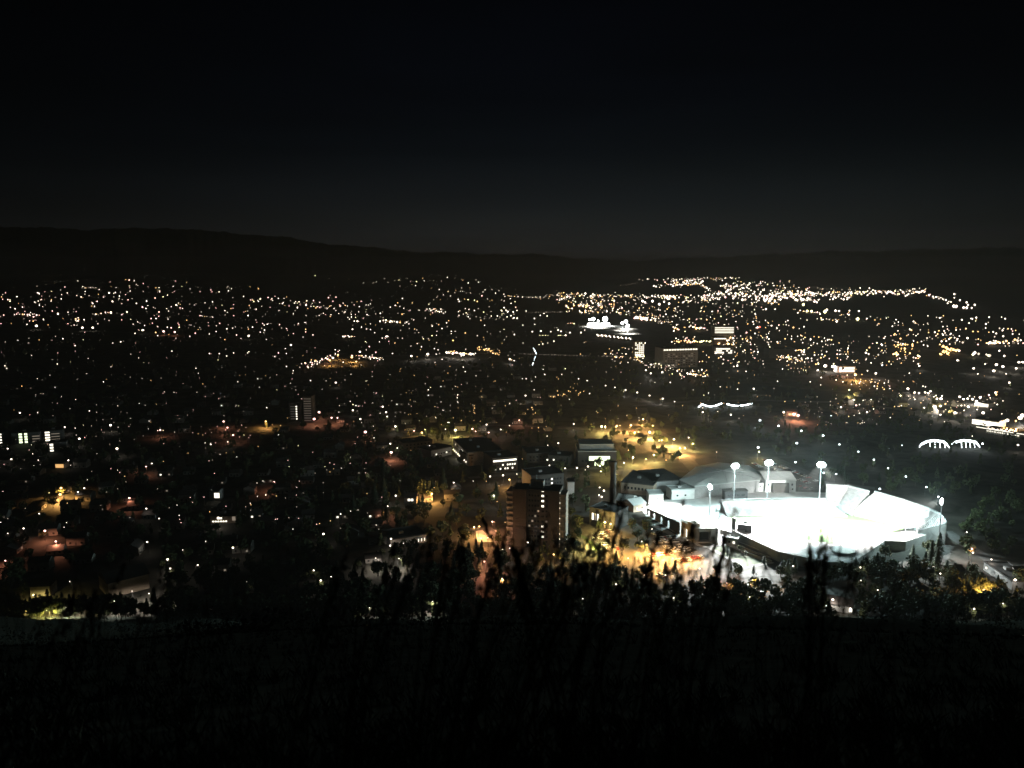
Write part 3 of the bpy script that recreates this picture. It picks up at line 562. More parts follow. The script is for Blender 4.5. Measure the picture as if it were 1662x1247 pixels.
# ------------------------------------------------------------------ street lamps (u v colour size); some faint strong ones are added to brighten ground
LAMPS = """882 600 w 1|884 608 w 1.1|912 608 w 1|939 615 w 1|953 618 w 1|957 639 w .9|983 626 w 1.1|998 629 w 1|1015 633 w 1.2|827 583 w 1.3|848 615 w .7|854 615 w .9|863 619 w .6|852 642 w 1.1|867 633 w .7|869 612 w .7|844 682 p 1|931 688 w 1.1|976 692 g 1.8|982 692 g 1|1000 691 a 1.3|1006 691 a .9|1023 690 a 1.5
907 719 w 1.2|888 708 w .9|889 723 w .8|891 755 w 1|919 760 w 1.2|937 759 w 1.3 .5|956 757 w 1.3 .4|838 769 w .8|860 767 w 1.3|828 778 a 1.2|881 765 w .7|903 761 w .8|950 763 w .7|975 756 g 1.3 .3|973 765 g 1 .3|1014 751 w 1.2|1000 764 g 1.3|987 737 w .7|971 791 w 1|982 796 w 1.4|973 803 w 1.1|978 806 w 1.3
1049 601 w 1.2|1056 606 w 1.2|1074 604 w 1.2|1105 609 w .9|1088 621 w 1|1063 621 w .6|1035 637 w 1.2|1055 642 w 1.1|1076 647 w 1.3|1095 652 w 1|1125 633 w .6|1150 638 w .8|1169 628 w .8|1197 632 w 1|1224 631 w 1.2|1141 662 w 1.1|1139 669 w 1.2|1165 668 w 1|1187 673 w 1.2|1232 682 c 1.4|1211 603 w 1|1191 595 w 1|1196 594 w 1.2|1181 603 w .7
1045 680 a 1.1|1058 691 a 1|1031 702 a 1.2|1036 701 a .8|1053 701 g 1.6|1068 715 a 1.2|1074 714 a 1|1092 713 g 1.5|1104 727 a 1.2|1110 727 a .9|1117 710 w 1|1126 720 g 1|1020 731 a .8|1027 742 g 1.2|1047 745 a .9|1062 738 g 1|1081 747 a .8|1230 726 c 1.6|1230 733 g 1.1|1289 750 c 1.3|1293 719 c 1.5|1262 691 c 1.3|1301 699 c 1.1|1334 707 c 1.3|1362 721 c 1.1|1391 733 c 1.1|1418 746 c 1.1|1443 760 c 1.1|1468 773 c 1|1502 790 c 1.1|1524 806 c 1.2|1441 727 c 1|1464 723 c .8|1336 767 c 1.2|1355 769 c 1.1|1426 793 c 1.3|1163 734 w .7
1262 619 w .9|1270 599 w 1.1|1315 620 w 1|1333 613 w 1.1|1326 601 w 1.4|1332 625 w .8|1357 617 w 1|1368 620 w 1|1377 633 g 1.1|1382 624 w .8|1397 616 a .8|1405 618 a .8|1415 620 a .8|1425 623 a .8|1424 627 a 1|1435 632 a 1|1432 593 c 1|1340 594 w 2.6|1350 595 w 2|1363 601 p 2|1371 601 w 1.8|1387 608 a 2|1375 609 w .8|1399 608 a .9|1421 606 w 1.5|1408 602 w 1.1|1348 658 w .8|1365 661 w 1.2|1384 649 w 1.2|1388 658 p 1.2|1395 657 w .9|1401 650 w .8|1414 649 w .9|1418 664 w .9|1406 669 w 1.2|1395 671 w .9|1420 684 c .8|1445 678 w .9|1331 676 c .8|1349 675 c .7|1273 669 w 1.4|1288 672 p 2|1294 674 p 2
1491 594 w 1.2|1476 606 w 1|1579 598 w 1.4|1587 607 w 1.1|1599 591 w 1.2|1616 592 w 1.9|1628 595 w 1.7|1612 602 w 1.8|1633 607 w 1|1648 598 w 1.4|1653 588 w 1.6|1659 588 w 1.5|1637 621 w 1.2|1615 637 w 1.2|1591 645 w 1.7|1474 631 w 1.8|1498 627 w 1|1502 628 w 1|1510 635 w 1.3|1515 644 w 1.7|1520 647 w 1.5|1526 647 w 1.9|1558 644 w 1.5|1562 648 w 1.5|1569 647 w 1.3|1578 648 w 1.7|1585 651 w 1.5|1516 660 w 2.6|1527 659 g 1.6|1549 670 w 2|1570 660 w 1.6|1498 662 w 1.2|1526 673 w 1.1|1533 685 w .9|1628 651 w .8|1594 670 w 2|1586 665 w 1|1634 682 w 2.2|1655 678 w 2.8|1660 674 w 2.5|1632 695 a 1.2|1640 697 a 1.4|1648 696 a 1.2|1578 708 w .8|1595 720 c 1.3|1652 722 w 1.3|1626 672 w .8|1648 683 a 1.2|1485 637 w 1.3|1492 638 w 1.3|1500 637 w 1.3|1507 638 w 1.3
59 529 w 1.6|134 532 w 1.5|151 532 w 1.4|232 536 w 1.4|266 538 p 1.5|284 539 p 1.4|317 541 p 1.2|384 544 p 1.2|404 545 w 1.4|308 546 w .9|256 545 w .9|102 550 w 1.1|122 561 w 1|183 557 w .8|196 555 w 1.2|279 570 w 1|340 574 w 1.1|356 574 w 1|368 578 w 1|379 573 w 1|402 573 w .9|8 594 w 1|11 598 w .9|93 591 w 1|81 609 w .5|168 620 w .8|143 582 w .6|225 581 w .6|51 577 w .6|318 598 w .9|322 606 w .6|360 597 w .7|386 620 w .8|267 636 w .6|34 670 w 1.1|61 670 w .8|145 667 w 1|191 659 w .6|226 655 w .6|106 693 w 1.1|122 695 w .8|131 712 w 1.4|191 728 w 1.7|179 690 w 1.6|262 698 p 1.1|256 699 p .9|364 684 p 1.3|371 694 p 1.2|380 706 p 1.2|369 717 w 1.1|333 719 w .7|343 721 w 1|12 728 w .9|20 745 w 1|53 737 w .7|55 756 w .7|110 747 w 1|62 747 w .8
404 571 w .9|473 560 w 1.3|465 574 w .9|446 579 w 1|452 573 p 1.2|465 595 w 1|476 602 w 1|475 606 w .7|449 609 w 1|504 618 w 1.1|546 621 w 1.3|511 587 w 1|531 583 p 1.3|508 592 w .6|544 568 w 1|551 569 w .8|549 576 a 1.4|540 581 w 1.6|535 585 a 1.6|557 588 w 1.2|571 577 a 1.2|572 580 a 1.9|579 587 a 1.3|585 571 w 1.5|610 572 p 1.2|637 574 w 1.1|600 579 w .9|607 582 w .9|617 581 w .9|667 578 w 1.5|684 563 w 1.1|694 575 w 2|705 566 w 1|711 568 w .9|708 575 w .9|741 572 w 1.2|725 572 w 1.5|734 574 w 1.6|748 575 w 1.8|752 576 w 1.5|763 574 w 1.5|756 567 w .7|778 568 a 1.1|790 566 w .9|793 568 a 1.2|800 574 w .8|752 596 w .9|695 633 w 1|743 641 w 1|742 646 w .9|617 671 w .7|605 654 w .6
573 657 g .9|574 666 w 1.3|586 680 w 1.3|519 669 p 1.7|511 680 p 2|537 678 p 1.3|547 678 p 1.1|550 669 w .7|594 701 p 2.2|607 711 w .9|606 692 w .7|621 660 w 1.3|627 669 w 1.2|630 676 w 1|433 662 w 1|433 684 a 1.4|452 706 w .8|641 692 w 1.5|672 699 p 1.1|686 702 a 1.4|690 697 g 1.6|707 698 w .9|723 697 w .9|727 686 w .9|729 686 w .9|739 698 g 2|768 696 p 1.3|772 700 p 1|790 689 w 1.1|792 702 p 1.1|812 697 w 1|827 691 w .9|799 663 w .6|719 666 w .8|731 658 w .5
567 742 w 1.7|634 734 p 2|635 720 w 1.1|646 727 w .9|699 724 w 1.2|446 782 p 1.4|434 803 w .8|644 804 w 1.3|700 801 a 1.7|703 791 w .5|738 783 w 1.1|794 773 w 1.1|817 771 w 1.3|803 804 w 1.2|768 781 w .6|527 866 w 1.6|551 834 w 1|569 830 w .6|581 828 w .6|521 941 w 1.3|536 935 w .7|512 925 w 1|637 874 w 1.5|636 885 w 1.3|626 826 p 1|631 821 w .8|597 769 w .9|768 855 a 1.1|776 854 a 1.1|800 846 p 1.3 2|826 863 p 3 .16|854 880 w 1.5 .3|828 889 w 1.1|818 891 w 1|801 871 p 1 2|792 872 p 1 2|782 873 a 1|789 911 p 1.1 7|812 938 p .6 16|810 914 w .6|1 848 w .5
102 792 a 1.7|100 802 a 1.9|138 792 w 1.1|128 798 w 1|209 808 p 1.3|240 825 w 1|258 841 w .8|41 857 w 1|72 861 p 1.5|91 878 p 1.4|14 865 w .6|242 879 w 1.2|272 907 w 1.5|275 922 w 1.4|379 888 w 1.5|323 916 w 1|357 840 w 1.6|295 892 w .6|400 943 w .9|10 909 p .9|117 943 w .6|65 833 w .7|59 965 g 1.2 6|237 757 p .9|110 985 w .7 90|190 975 w .7 60|244 962 w .7 90|80 990 g .6 50|215 958 w .6 60|300 965 w .5 60|645 906 w .7 35|612 905 w .8 30|600 985 w .5 50|700 975 w .5 45|246 752 w .9
900 899 a 1.2 .5|981 847 g 1.3 2|989 850 a 1.4|962 872 g 1.5 11|1000 884 a .7 14|1050 883 a 1.8 5|1092 905 a .7 9|1113 876 w .9 9|1082 886 a .6 34|1120 896 a .6 22|1062 905 a .6 10|1040 878 w .8|1000 947 w 1.6|949 971 w 1|1094 969 w 1.2|1077 933 w 1|1046 932 w .9|1137 922 w 1.5 1.2|1160 923 p .8 8|1228 938 a .6 20|1180 945 p .5 30|1213 968 w .9|1289 918 w 1.1 1|1394 920 w 1.2|1397 941 w .7|1566 863 w .9|1574 873 w .7|1574 890 p 1.1|1578 896 w 1.2|1517 920 w 1|1526 930 w 1|1645 940 w 1.6|1607 907 w 1|1325 971 w 1.1|1349 972 w 1.6|1381 987 w 1.6|1595 957 a 2.2|1608 955 a 1.3|1577 987 w 1|1427 957 w .8|1515 955 w .9|1626 978 w .9|1228 930 w .8|1020 905 w .8|1056 858 w .8"""
LC = dict(w=('Ew', (1, .89, .77), 'white'), a=('Ea', (1, .50, .14), 'amber'), p=('Ep', (1, .36, .20), 'pinkish'), g=('Eg', (1, .78, .24), 'yellow'), c=('Ec', (.8, .95, 1), 'cool white'))
POLE = {}; LAMPN = []
def lamp_parts(h, s, col):
    k = (h, s, col)
    if k not in POLE:
        m = MB(); m.tube([(0, 0, -.5), (0, 0, h * .6), (0, 0, h - .15)], .11, 6, r2=.07); m.tube([(0, 0, h - .25), (0, -.6, h + .05), (0, -1.3, h + .1)], .06, 5)
        a = m.mesh('pole', M['darkmetal'])
        m = MB(); r_ = s; m.ball((0, -1.3, h), r_, 0, 8, 5, .8); b = m.mesh('lamp_head', M[LC[col][0]])
        POLE[k] = (a, b)
    return POLE[k]
rows = []; lamps = []
for tok in LAMPS.replace('\n', '|').split('|'):
    q_ = tok.split(); lamps.append((float(q_[0]), float(q_[1]), q_[2], float(q_[3]), float(q_[4]) if len(q_) > 4 else 1))
LIGHTD = {}
def put_lamp(u, v, c, s, mul=1):
    p = G(u, v, 8); d = (p - cam.location).length; rr = round(max(.22, .95 * s * d / FPX) * 10) / 10 or .2
    h = 8 if rr < 1.6 else 10
    p = G(u, v, h)
    a, b = lamp_parts(h, rr, c)
    t = tag(link('street_lamp', None, None, (p.x, p.y, hz(p.x, p.y)), rnd.uniform(-1, 1)), cat='street lamp', group='street lamps')
    if p.y < 440: t.location.z = 0
    link('pole', a, t); link('lamp_head', b, t)
    if 980 < u < 1140 and 670 < v < 760: mul *= 3.6
    if 1030 < u < 1230 and 636 < v < 675: mul *= 2.5
    if v < 690 and u > 640 and mul == 1: mul = 2.6
    if u <= 640 and c in 'ap' and mul == 1: mul = 1.7
    k = (c, round(s, 1), int(u > 640), mul)
    if k not in LIGHTD:
        l = bpy.data.lights.new('lamp_glow', 'POINT' if u > 640 and mul < 5 else 'SPOT')
        if u <= 640 or mul >= 5: l.spot_size = R(168); l.spot_blend = .35
        l.color = LC[c][1]; l.energy = {'w': 600, 'a': 9500, 'p': 2200, 'g': 6800, 'c': 700}[c] * s ** 2 * (1 if k[2] else .8 if c in 'ap' else .4) * mul; l.shadow_soft_size = .4; LIGHTD[k] = l
    link('lamp_glow', LIGHTD[k], t, (0, -1.3, h - rr - .5))
    rows.append((t, u, v, ('bright ' if s >= 1.6 else 'faint ' if s < .9 else '') + LC[c][2]))
cand = sorted(lamps, key=lambda l: -l[3] - (l[1] - 560) / 400 - (5 if l[4] > 1 else 0))
SMALL = cand[300:]; cand = cand[:300]
for l in cand: put_lamp(*l)
place_labels(rows, 'street lamp')

# ------------------------------------------------------------------ far lights as one mass: too many to count
far = MB(); FM = ['Ew', 'Ea', 'Ep', 'Er', 'Eg', 'Ec', 'Ed']; fr = random.Random(11)
def fl(u, v, s, c='Ew', z=7):
    s *= .70 if u < 640 else .70 + .16 * min(1, (u - 640) / 300)
    if u > 1040 and v < 492: s *= 1.15; c = 'Ew' if c == 'Ea' and fr.random() < .7 else c
    if u < 640 and c == 'Ea' and fr.random() < .6: c = 'Ep'
    p = G(u, v, z); d = (p - cam.location).length; r_ = max(.25, s * d / FPX)
    far.octa((p.x, p.y, max(z, r_)), r_, FM.index(c)); far.box(p.x - .1, p.y - .1, 0, p.x + .1, p.y + .1, z - r_ * .5, 7)
for u, v, c, s, _ in SMALL: fl(u, v, s, LC[c][0])
def col(): x = fr.random(); return 'Ew' if x < .42 else 'Ea' if x < .66 else 'Eg' if x < .71 else 'Ed' if x < .94 else 'Ep'
def cluster(u0, v0, u1, v1, n, s=(.5, 1.1), c=None):
    for _ in range(n): fl(fr.uniform(u0, u1), v0 + (v1 - v0) * (fr.random() ** (1.25 if u0 < 640 and v0 < 540 else 1)) + (fr.uniform(0, 14) if u0 < 640 and v0 < 540 else 0), fr.uniform(*s) * fr.choice((.5, .65, .8, 1, 1, 1.25)), c or col())
def line(u0, v0, u1, v1, n, j=.6, s=(.5, 1.1), c=None):
    if v0 < 500 and c is None: n = int(n * (.62 if u0 < 1040 else .9)); j = j * 1.5 + .3
    for k in range(n):
        f = (k + fr.uniform(-.9, .9)) / max(1, n - 1); fl(u0 + (u1 - u0) * f, v0 + (v1 - v0) * f + fr.gauss(0, j), fr.uniform(*s) * fr.choice((.6, .8, 1, 1.2)), c or col())
# upper terrace of the city
line(1090, 453, 1200, 451.5, 48, .4, (.4, .8)); line(1034, 454, 1086, 453.5, 18, .6); line(1060, 464, 1100, 462, 22, .6); line(1090, 457, 1140, 456, 40, 1.4, (.6, 1.3)); line(1090, 462, 1136, 460, 36, 1, (.7, 1.4))
line(1136, 460, 1150, 470, 14, .8, (.8, 1.3)); line(1150, 470, 1175, 478, 12, 1.5); line(1160, 458, 1240, 463, 26, 1.6); line(1170, 465, 1198, 464, 18, .8, (.8, 1.3)); cluster(1200, 456, 1290, 471, 46)
line(1200, 470, 1212, 466, 6, .5, (.9, 1.3)); cluster(1135, 470, 1240, 482, 34, (.6, 1.3)); line(1005, 463, 1012, 463, 3, .2, (.8, 1)); line(1012, 463.5, 1034, 459.5, 12, .2, (.3, .4), 'Ed')
# bright belt
line(848, 482, 870, 483, 14, .2, (.5, .8)); line(820, 481, 846, 480.5, 6, .3); line(868, 482, 910, 481, 34, 1.8, (.5, 1)); line(905, 480, 965, 480, 70, 2.2, (.7, 1.5)); line(960, 479.5, 1040, 482, 80, 1.2, (.5, 1.1))
line(905, 486, 935, 488, 22, 1.5, (.6, 1.2)); line(1040, 481.5, 1098, 481, 46, .8, (.5, 1)); cluster(1078, 479, 1097, 486, 26, (.8, 1.5)); cluster(1100, 478, 1150, 492, 42); line(1140, 484, 1170, 485, 26, 1.2, (.7, 1.4))
line(1165, 476, 1200, 482, 26, 2.2, (.9, 1.9)); line(1200, 478, 1260, 486, 40, 3, (.8, 1.8)); line(1240, 484, 1320, 481, 80, 3, (.9, 2.0)); line(1250, 475, 1320, 478, 50, 1.6, (.6, 1.2)); line(1295, 486, 1330, 488, 22, 1, (.8, 1.5))
line(1320, 478, 1380, 476, 46, 1.6, (.6, 1.3)); line(1345, 484, 1382, 484, 16, 1, (.8, 1.7)); line(1380, 476, 1450, 474, 56, 1.2, (.7, 1.4)); line(1450, 474, 1504, 473, 54, 1.4, (.7, 1.3)); line(1290, 468, 1390, 470, 22, .8, (.5, .8))
line(1505, 479, 1533, 486, 16, .6, (.7, 1.6)); line(1533, 487, 1542, 489, 6, .6, (1, 1.8))
for u, v, s in ((1396, 467.5, 1), (1411, 468, 1.1), (1538, 492.5, 1.3), (1549, 477.5, 1.4), (1549, 483.5, .9), (1558, 487.5, 1.3), (1569, 491, 1.5), (1571, 495, 1.4), (1582, 495, 1.7), (1577, 500, 1.4), (1548, 497, 2.6), (1552, 497.5, 2.6), (1564, 499.5, 2), (1569, 499.5, 2.2),
                (1304, 494.5, 2.6), (1310, 505, 2.3), (1317, 505.5, 2.3), (1339, 506, 3.2), (1342, 503, 2), (1356, 504.5, 2), (1362, 505, 1.6), (1394, 505, 1.6), (1392, 518, 3), (1358, 522, 1.9), (1243, 502, 1.7), (1258, 502, 1.2), (1295, 508, 1.2), (1331, 510, 1.2), (1378, 511, 1.3)): fl(u, v, s, 'Eg' if s > 2.2 and u < 1400 else 'Ew')
line(1328, 517, 1350, 519, 10, 1); cluster(1355, 503, 1380, 524, 14, (.7, 1.2)); line(1290, 503, 1330, 508, 16, .8)
# mid belt left of the far field
cluster(918, 488, 965, 508, 52, (.6, 1.3)); cluster(945, 486, 1000, 510, 70, (.6, 1.4)); cluster(1000, 486, 1050, 512, 42); line(944, 496, 958, 497, 14, .5, (1, 1.7)); line(855, 507, 915, 506.5, 24, .2, (.3, .6), 'Ed')
for u, v, s in ((1043, 489, 2.1), (1059, 489, 2.2), (1070, 494, 2.3), (1078, 490, 1.5), (1086, 493, 2.1), (1047, 491, 1.5), (824, 506, 1.8), (833, 506.5, 1.3), (839, 504, 1), (854, 505, 1), (883, 509, 1), (877, 512, 1), (888, 513, 1), (839.5, 517, 1.3), (867.5, 517, 1.2), (829.5, 492.5, 1.1), (823, 514.5, 1),
                (864, 538.5, 1.3), (878, 537.5, 1.4), (906, 536, 1.4), (910.5, 538, 1.3), (894, 538.5, .9), (925, 540, 1.3), (943, 540, 1.4), (918, 544.5, 1.5), (949, 536, .8), (899, 554, 1.1), (881, 558.5, 1.1), (875, 559.5, .8), (889, 557, .6), (849, 557, .6), (848.5, 528, .9), (868, 526.5, .9)): fl(u, v, s)
for k in range(9): fl(970 + k * 6.5 + fr.uniform(-.6, .6), 543.5 + k * .7, 1.4); fl(971.5 + k * 6.5, 545 + k * .7, 1.1)
line(970, 545.5, 981, 545, 8, .2, (.6, 1)); line(876, 544.5, 890, 544.5, 8, .15, (.4, .6), 'Eg'); line(905, 544.5, 914, 544.5, 6, .15, (.4, .6), 'Eg'); line(897, 530, 925, 542, 10, 1, (.4, .8), 'Ed'); line(922, 525, 930, 525, 5, .2)
line(1030, 515, 1050, 517, 30, 1.4, (1, 1.9)); line(1050, 519, 1090, 524, 24, 1.4); cluster(1088, 526, 1112, 540, 12, (.8, 1.5)); line(1120, 531.5, 1147, 533, 14, 1, (1.1, 1.9)); cluster(1100, 490, 1240, 528, 110, (.55, 1.0)); cluster(1050, 497, 1110, 520, 60, (.6, 1.1))
cluster(1090, 545, 1130, 558, 16); line(1096, 554, 1135, 555, 14, 1, (.7, 1.4), 'Ea'); line(1128, 554, 1152, 554, 12, .8, (1, 1.6), 'Eg'); cluster(1165, 548, 1192, 562, 40, (.8, 1.7)); line(1033, 559, 1048, 556, 6, .8, (1, 1.5)); cluster(975, 562, 1030, 590, 34, (.5, 1.2))
cluster(1029, 573, 1046, 580, 18, (.9, 1.7), 'Eg'); line(1032, 582, 1050, 594, 10, 1, (.7, 1.2)); cluster(1052, 588, 1075, 598, 16); cluster(1078, 592, 1095, 602, 16, (.4, .8)); cluster(1090, 600, 1150, 612, 38, (.5, 1.2)); line(1116, 607, 1138, 609, 14, .6, (.8, 1.6)); cluster(1105, 570, 1240, 592, 60)
cluster(1190, 530, 1250, 570, 50, (.6, 1.3)); fl(1233, 531, 1.9, 'Er'); fl(1230, 532, 1.4, 'Ep'); line(1225, 503, 1228, 520, 7, .5); line(1218, 548, 1219, 572, 7, 1, (.6, .9)); cluster(1110, 548, 1122, 558, 8, (.8, 1.2), 'Ep')
# right half suburbs
cluster(1240, 515, 1310, 560, 46, (.6, 1.2)); cluster(1300, 545, 1450, 592, 120, (.6, 1.4)); cluster(1260, 565, 1310, 585, 24, (.7, 1.5)); line(1262, 578, 1300, 585, 20, 1.4, (.7, 1.6)); line(1292, 569, 1304, 568.5, 8, .8, (.8, 1.4)); line(1358, 575, 1376, 575, 10, .5)
cluster(1405, 512, 1540, 530, 36, (.6, 1.2)); cluster(1450, 533, 1560, 562, 56, (.7, 1.4)); cluster(1525, 515, 1662, 560, 62, (.8, 1.6)); line(1601, 557, 1617, 557.5, 14, .6, (1.2, 2.1)); cluster(1618, 548, 1662, 562, 22, (.9, 2)); cluster(1450, 558, 1483, 580, 34, (.8, 1.7), 'Ea'); line(1450, 553, 1470, 560, 12, .5)
line(1530, 563, 1555, 570, 22, .9, (1, 1.9), 'Ea'); cluster(1525, 568, 1545, 578, 14, (.9, 1.8), 'Ea'); line(1560, 570, 1609, 578, 5, .6, (1.8, 2.3)); line(1574, 576, 1605, 577, 3, .5, (1.6, 2.1), 'Eg'); fl(1630, 578, 1.7); fl(1622, 569.5, 1.5); fl(1554, 585, 1.6); line(1552, 585.5, 1557, 585.5, 3, .2, (1, 1.4))
cluster(1450, 575, 1510, 592, 18, (.8, 1.4)); cluster(1275, 585, 1330, 606, 26, (.5, 1.1)); cluster(1385, 615, 1450, 632, 30, (.5, 1.1)); cluster(1300, 640, 1450, 672, 44, (.4, .9), 'Ed'); cluster(1335, 672, 1425, 690, 14, (.4, .7)); cluster(1450, 640, 1620, 672, 46, (.6, 1.3)); line(1605, 696, 1650, 700, 24, .8, (.7, 1), 'Ew')
# left half suburbs
line(206, 455, 216, 456, 6, .5, (.7, 1.4)); line(300, 444.5, 304, 444.5, 3, .2, (.7, 1), 'Ep'); line(132, 467, 152, 466.5, 12, .3); cluster(60, 455, 220, 480, 46, (.5, 1)); cluster(0, 475, 60, 515, 16, (.6, 1.2), 'Ep'); cluster(0, 475, 90, 520, 34, (.5, 1.1)); cluster(60, 495, 640, 545, 50, (.4, .8)); line(30, 510, 66, 511, 12, .6, (.7, 1.3))
fl(177, 475.5, 1.8); fl(94, 509.5, 1.9); fl(180, 507.5, 2.1); fl(238, 489, 1.4); fl(206, 506.5, 1.4); fl(233, 536, 1.2); cluster(110, 503, 130, 520, 14, (.7, 1.3)); line(150, 510, 180, 508, 12, 1, (.6, 1.1)); cluster(145, 480, 160, 492, 8, (.7, 1.2)); cluster(180, 470, 200, 482, 12, (.7, 1.1))
cluster(100, 495, 260, 520, 26, (.5, 1.2)); line(275, 479, 300, 461, 8, .5, (.7, 1)); cluster(220, 455, 420, 485, 40, (.5, 1.1)); cluster(250, 488, 420, 530, 60, (.6, 1.2)); line(404, 485, 420, 489, 10, .6, (.8, 1.3)); line(325, 513, 345, 515, 8, .4, (.6, 1)); cluster(210, 522, 420, 540, 18, (.6, 1.2))
line(440, 485, 500, 494, 30, 2.2, (.7, 1.4)); line(500, 494, 560, 506, 40, 2.8, (.7, 1.5)); cluster(420, 475, 560, 520, 46, (.6, 1.2)); line(520, 453, 610, 456, 10, 1.2, (.5, .8)); line(610, 455, 775, 456, 34, 1.4, (.5, 1)); line(655, 463, 672, 463.5, 6, .6, (.6, 1.1)); cluster(555, 480, 700, 512, 60, (.6, 1.3))
line(690, 503, 722, 506, 24, 2, (.8, 1.4)); cluster(700, 465, 840, 490, 44, (.5, 1.1)); line(820, 481, 838, 481.5, 5, .3, (.6, 1)); line(755, 512, 820, 519, 20, 1.2, (.4, .8), 'Ed'); cluster(740, 498, 840, 518, 40, (.5, 1.3)); cluster(565, 512, 720, 528, 26, (.8, 1.7)); line(618, 521, 643, 522, 14, 1.5, (.9, 1.8)); fl(580, 521.5, 1.9); fl(575, 521.5, 1.2)
cluster(420, 515, 520, 545, 18, (.6, 1.3)); line(556, 546, 574, 547, 12, .8, (.6, 1.3)); cluster(590, 530, 700, 552, 22, (.7, 1.3)); fl(627, 546.3, 1.8); fl(629, 546.3, 1.6); cluster(700, 520, 840, 560, 26, (.6, 1.2)); line(488, 595, 550, 575, 26, 2, (.7, 1.4)); line(590, 579, 622, 583, 26, 1.4, (.6, 1.2)); line(570, 577, 590, 578, 8, .6, (.7, 1), 'Ea')
line(725, 572, 772, 576, 34, 1, (.8, 1.6)); line(775, 565, 812, 575, 26, 2.4, (.5, 1.1), 'Ea'); cluster(500, 583, 530, 597, 20, (.6, 1.2)); line(826, 583, 834, 585, 5, .5); cluster(440, 560, 840, 620, 34, (.4, .8)); cluster(560, 620, 840, 690, 40, (.35, .7)); cluster(890, 634, 945, 645, 18, (.5, .9), 'Ea')
cluster(260, 600, 900, 860, 90, (.35, .7), 'Ea'); cluster(0, 560, 640, 860, 90, (.3, .6)); cluster(640, 580, 1240, 690, 60, (.35, .7)); cluster(0, 545, 640, 700, 110, (.35, .6)); cluster(640, 545, 1662, 690, 120, (.4, .7), 'Ea'); cluster(640, 545, 1662, 690, 120, (.35, .7), 'Ed'); line(866, 566, 870, 573, 7, .3, (.7, .9), 'Ec'); line(869, 578, 865, 590, 6, .3, (.8, 1), 'Ec'); line(843, 574.5, 955, 578, 60, .15, (.25, .4), 'Ed'); line(973, 578, 1015, 579, 20, .2, (.3, .45), 'Ed')
cluster(0, 600, 420, 700, 16, (.2, .4)); cluster(0, 690, 420, 740, 26, (.3, .6)); cluster(150, 680, 240, 725, 12, (.4, .7), 'Ed'); cluster(0, 740, 700, 860, 24, (.2, .4), 'Ed'); cluster(700, 650, 900, 700, 18, (.4, .8), 'Ea')
o = far.obj('distant_town_lights', [M[x] for x in FM] + [M['darkmetal']]); tag(o, 'thousands of tiny white and amber lights scattered over the far valley', 'town lights', kind='stuff')

# far floodlit ball field
p = G(985, 531); t = thing('ball_field', 'far floodlit ball field glowing white beyond the river', 'ball field', p)
m = MB(); a = G(955, 531) - p; b = G(1022, 533) - p; m.box(a.x, -30, .2, b.x, 42, .4); m.obj('diamond', M['white'], t)
m = MB(); m.box(a.x, 44, 0, a.x + (b.x - a.x) * .6, 48, 9); m.obj('bleacher', M['white'], t)
for k, (u, v, s) in enumerate(((963, 518, 2.6), (957, 519, 1.6), (971, 521, 1.5), (982, 518, 4), (1016, 522, 2.6), (1010, 524.5, 2), (1019, 529, 2.4))):
    q = G(u, v, 20); t2 = thing('floodlight_mast', ['bright', 'small', 'low', 'largest', 'tall right', 'dim right', 'far right'][k] + ' floodlight mast round the far ball field', 'floodlight', (q.x, q.y, 0), group='far ball field masts')
    m = MB(); m.tube([(0, 0, 0), (0, 0, 20)], .4); m.obj('pole', M['metal'], t2); d = (q - cam.location).length
    m = MB(); m.ball((0, 0, 20), s * d / FPX, 0, 10, 6); m.obj('lamp_bank', M['Eflood'], t2); plight('beam', t2, (0, -14, 19), (1, .97, .93), 9e5, 1, R(130))

# lit curved footbridge rails and pair of lit arches
for k, pts in enumerate((((1134, 661), (1140, 656)), ((1141, 657), (1147, 659), (1153, 660), (1161, 659), (1171, 655)), ((1180, 656), (1187, 658), (1197, 659), (1209, 658), (1221, 655)))):
    P = [G(u, v, 3) for u, v in pts]; c = P[0].copy(); c.z = 0
    t = thing('lit_railing', ['short slanted end', 'left curved length', 'right curved length'][k] + ' of the glowing white footbridge railing', 'railing', c, group='footbridge railings')
    m = MB(); m.tube([q - c for q in P], .75, 6); m.obj('light_tube', M['Ec'], t)
    m = MB(); [m.tube([(q.x - c.x, q.y - c.y, -1), (q.x - c.x, q.y - c.y, 2.5)], .15, 4) for q in P]; m.obj('post', M['metal'], t)
for k, u0 in enumerate((1492, 1545)):
    c = G(u0 + 25, 727); t = thing('lit_arch_frame', ['left', 'right'][k] + ' one of two glowing white arched frames in the dark park', 'arch frame', c, group='glowing arch frames')
    def q(u, v, z): return G(u0 + u, v, z) - c
    arcs = [[(0, 726, 1), (4, 720, 5), (12, 716, 8), (24, 714, 9), (38, 716, 8), (44, 720, 5), (49, 727, 1)] if not k else [(0, 721, 3), (5, 717, 6), (18, 714, 9), (30, 715, 9), (39, 717, 7), (43, 722, 4), (45, 726, 1)]]
    m = MB(); m.tube([q(*x) for x in arcs[0]], .38, 5); m.obj('arch', M['Ec'], t)
    m = MB(); m.tube([q(x, v + 2.2, max(.5, z - 1.5)) for x, v, z in arcs[0]][1:-1], .3, 5); m.obj('arch', M['Ec'], t)
    for j in range(4):
        x = 17 + 8 * j if not k else 15 + 7 * j; m = MB(); m.tube([q(x, 716, 7.5), q(x + 1, 727, 1)], .22, 4); m.obj('strut', M['Ec'], t)

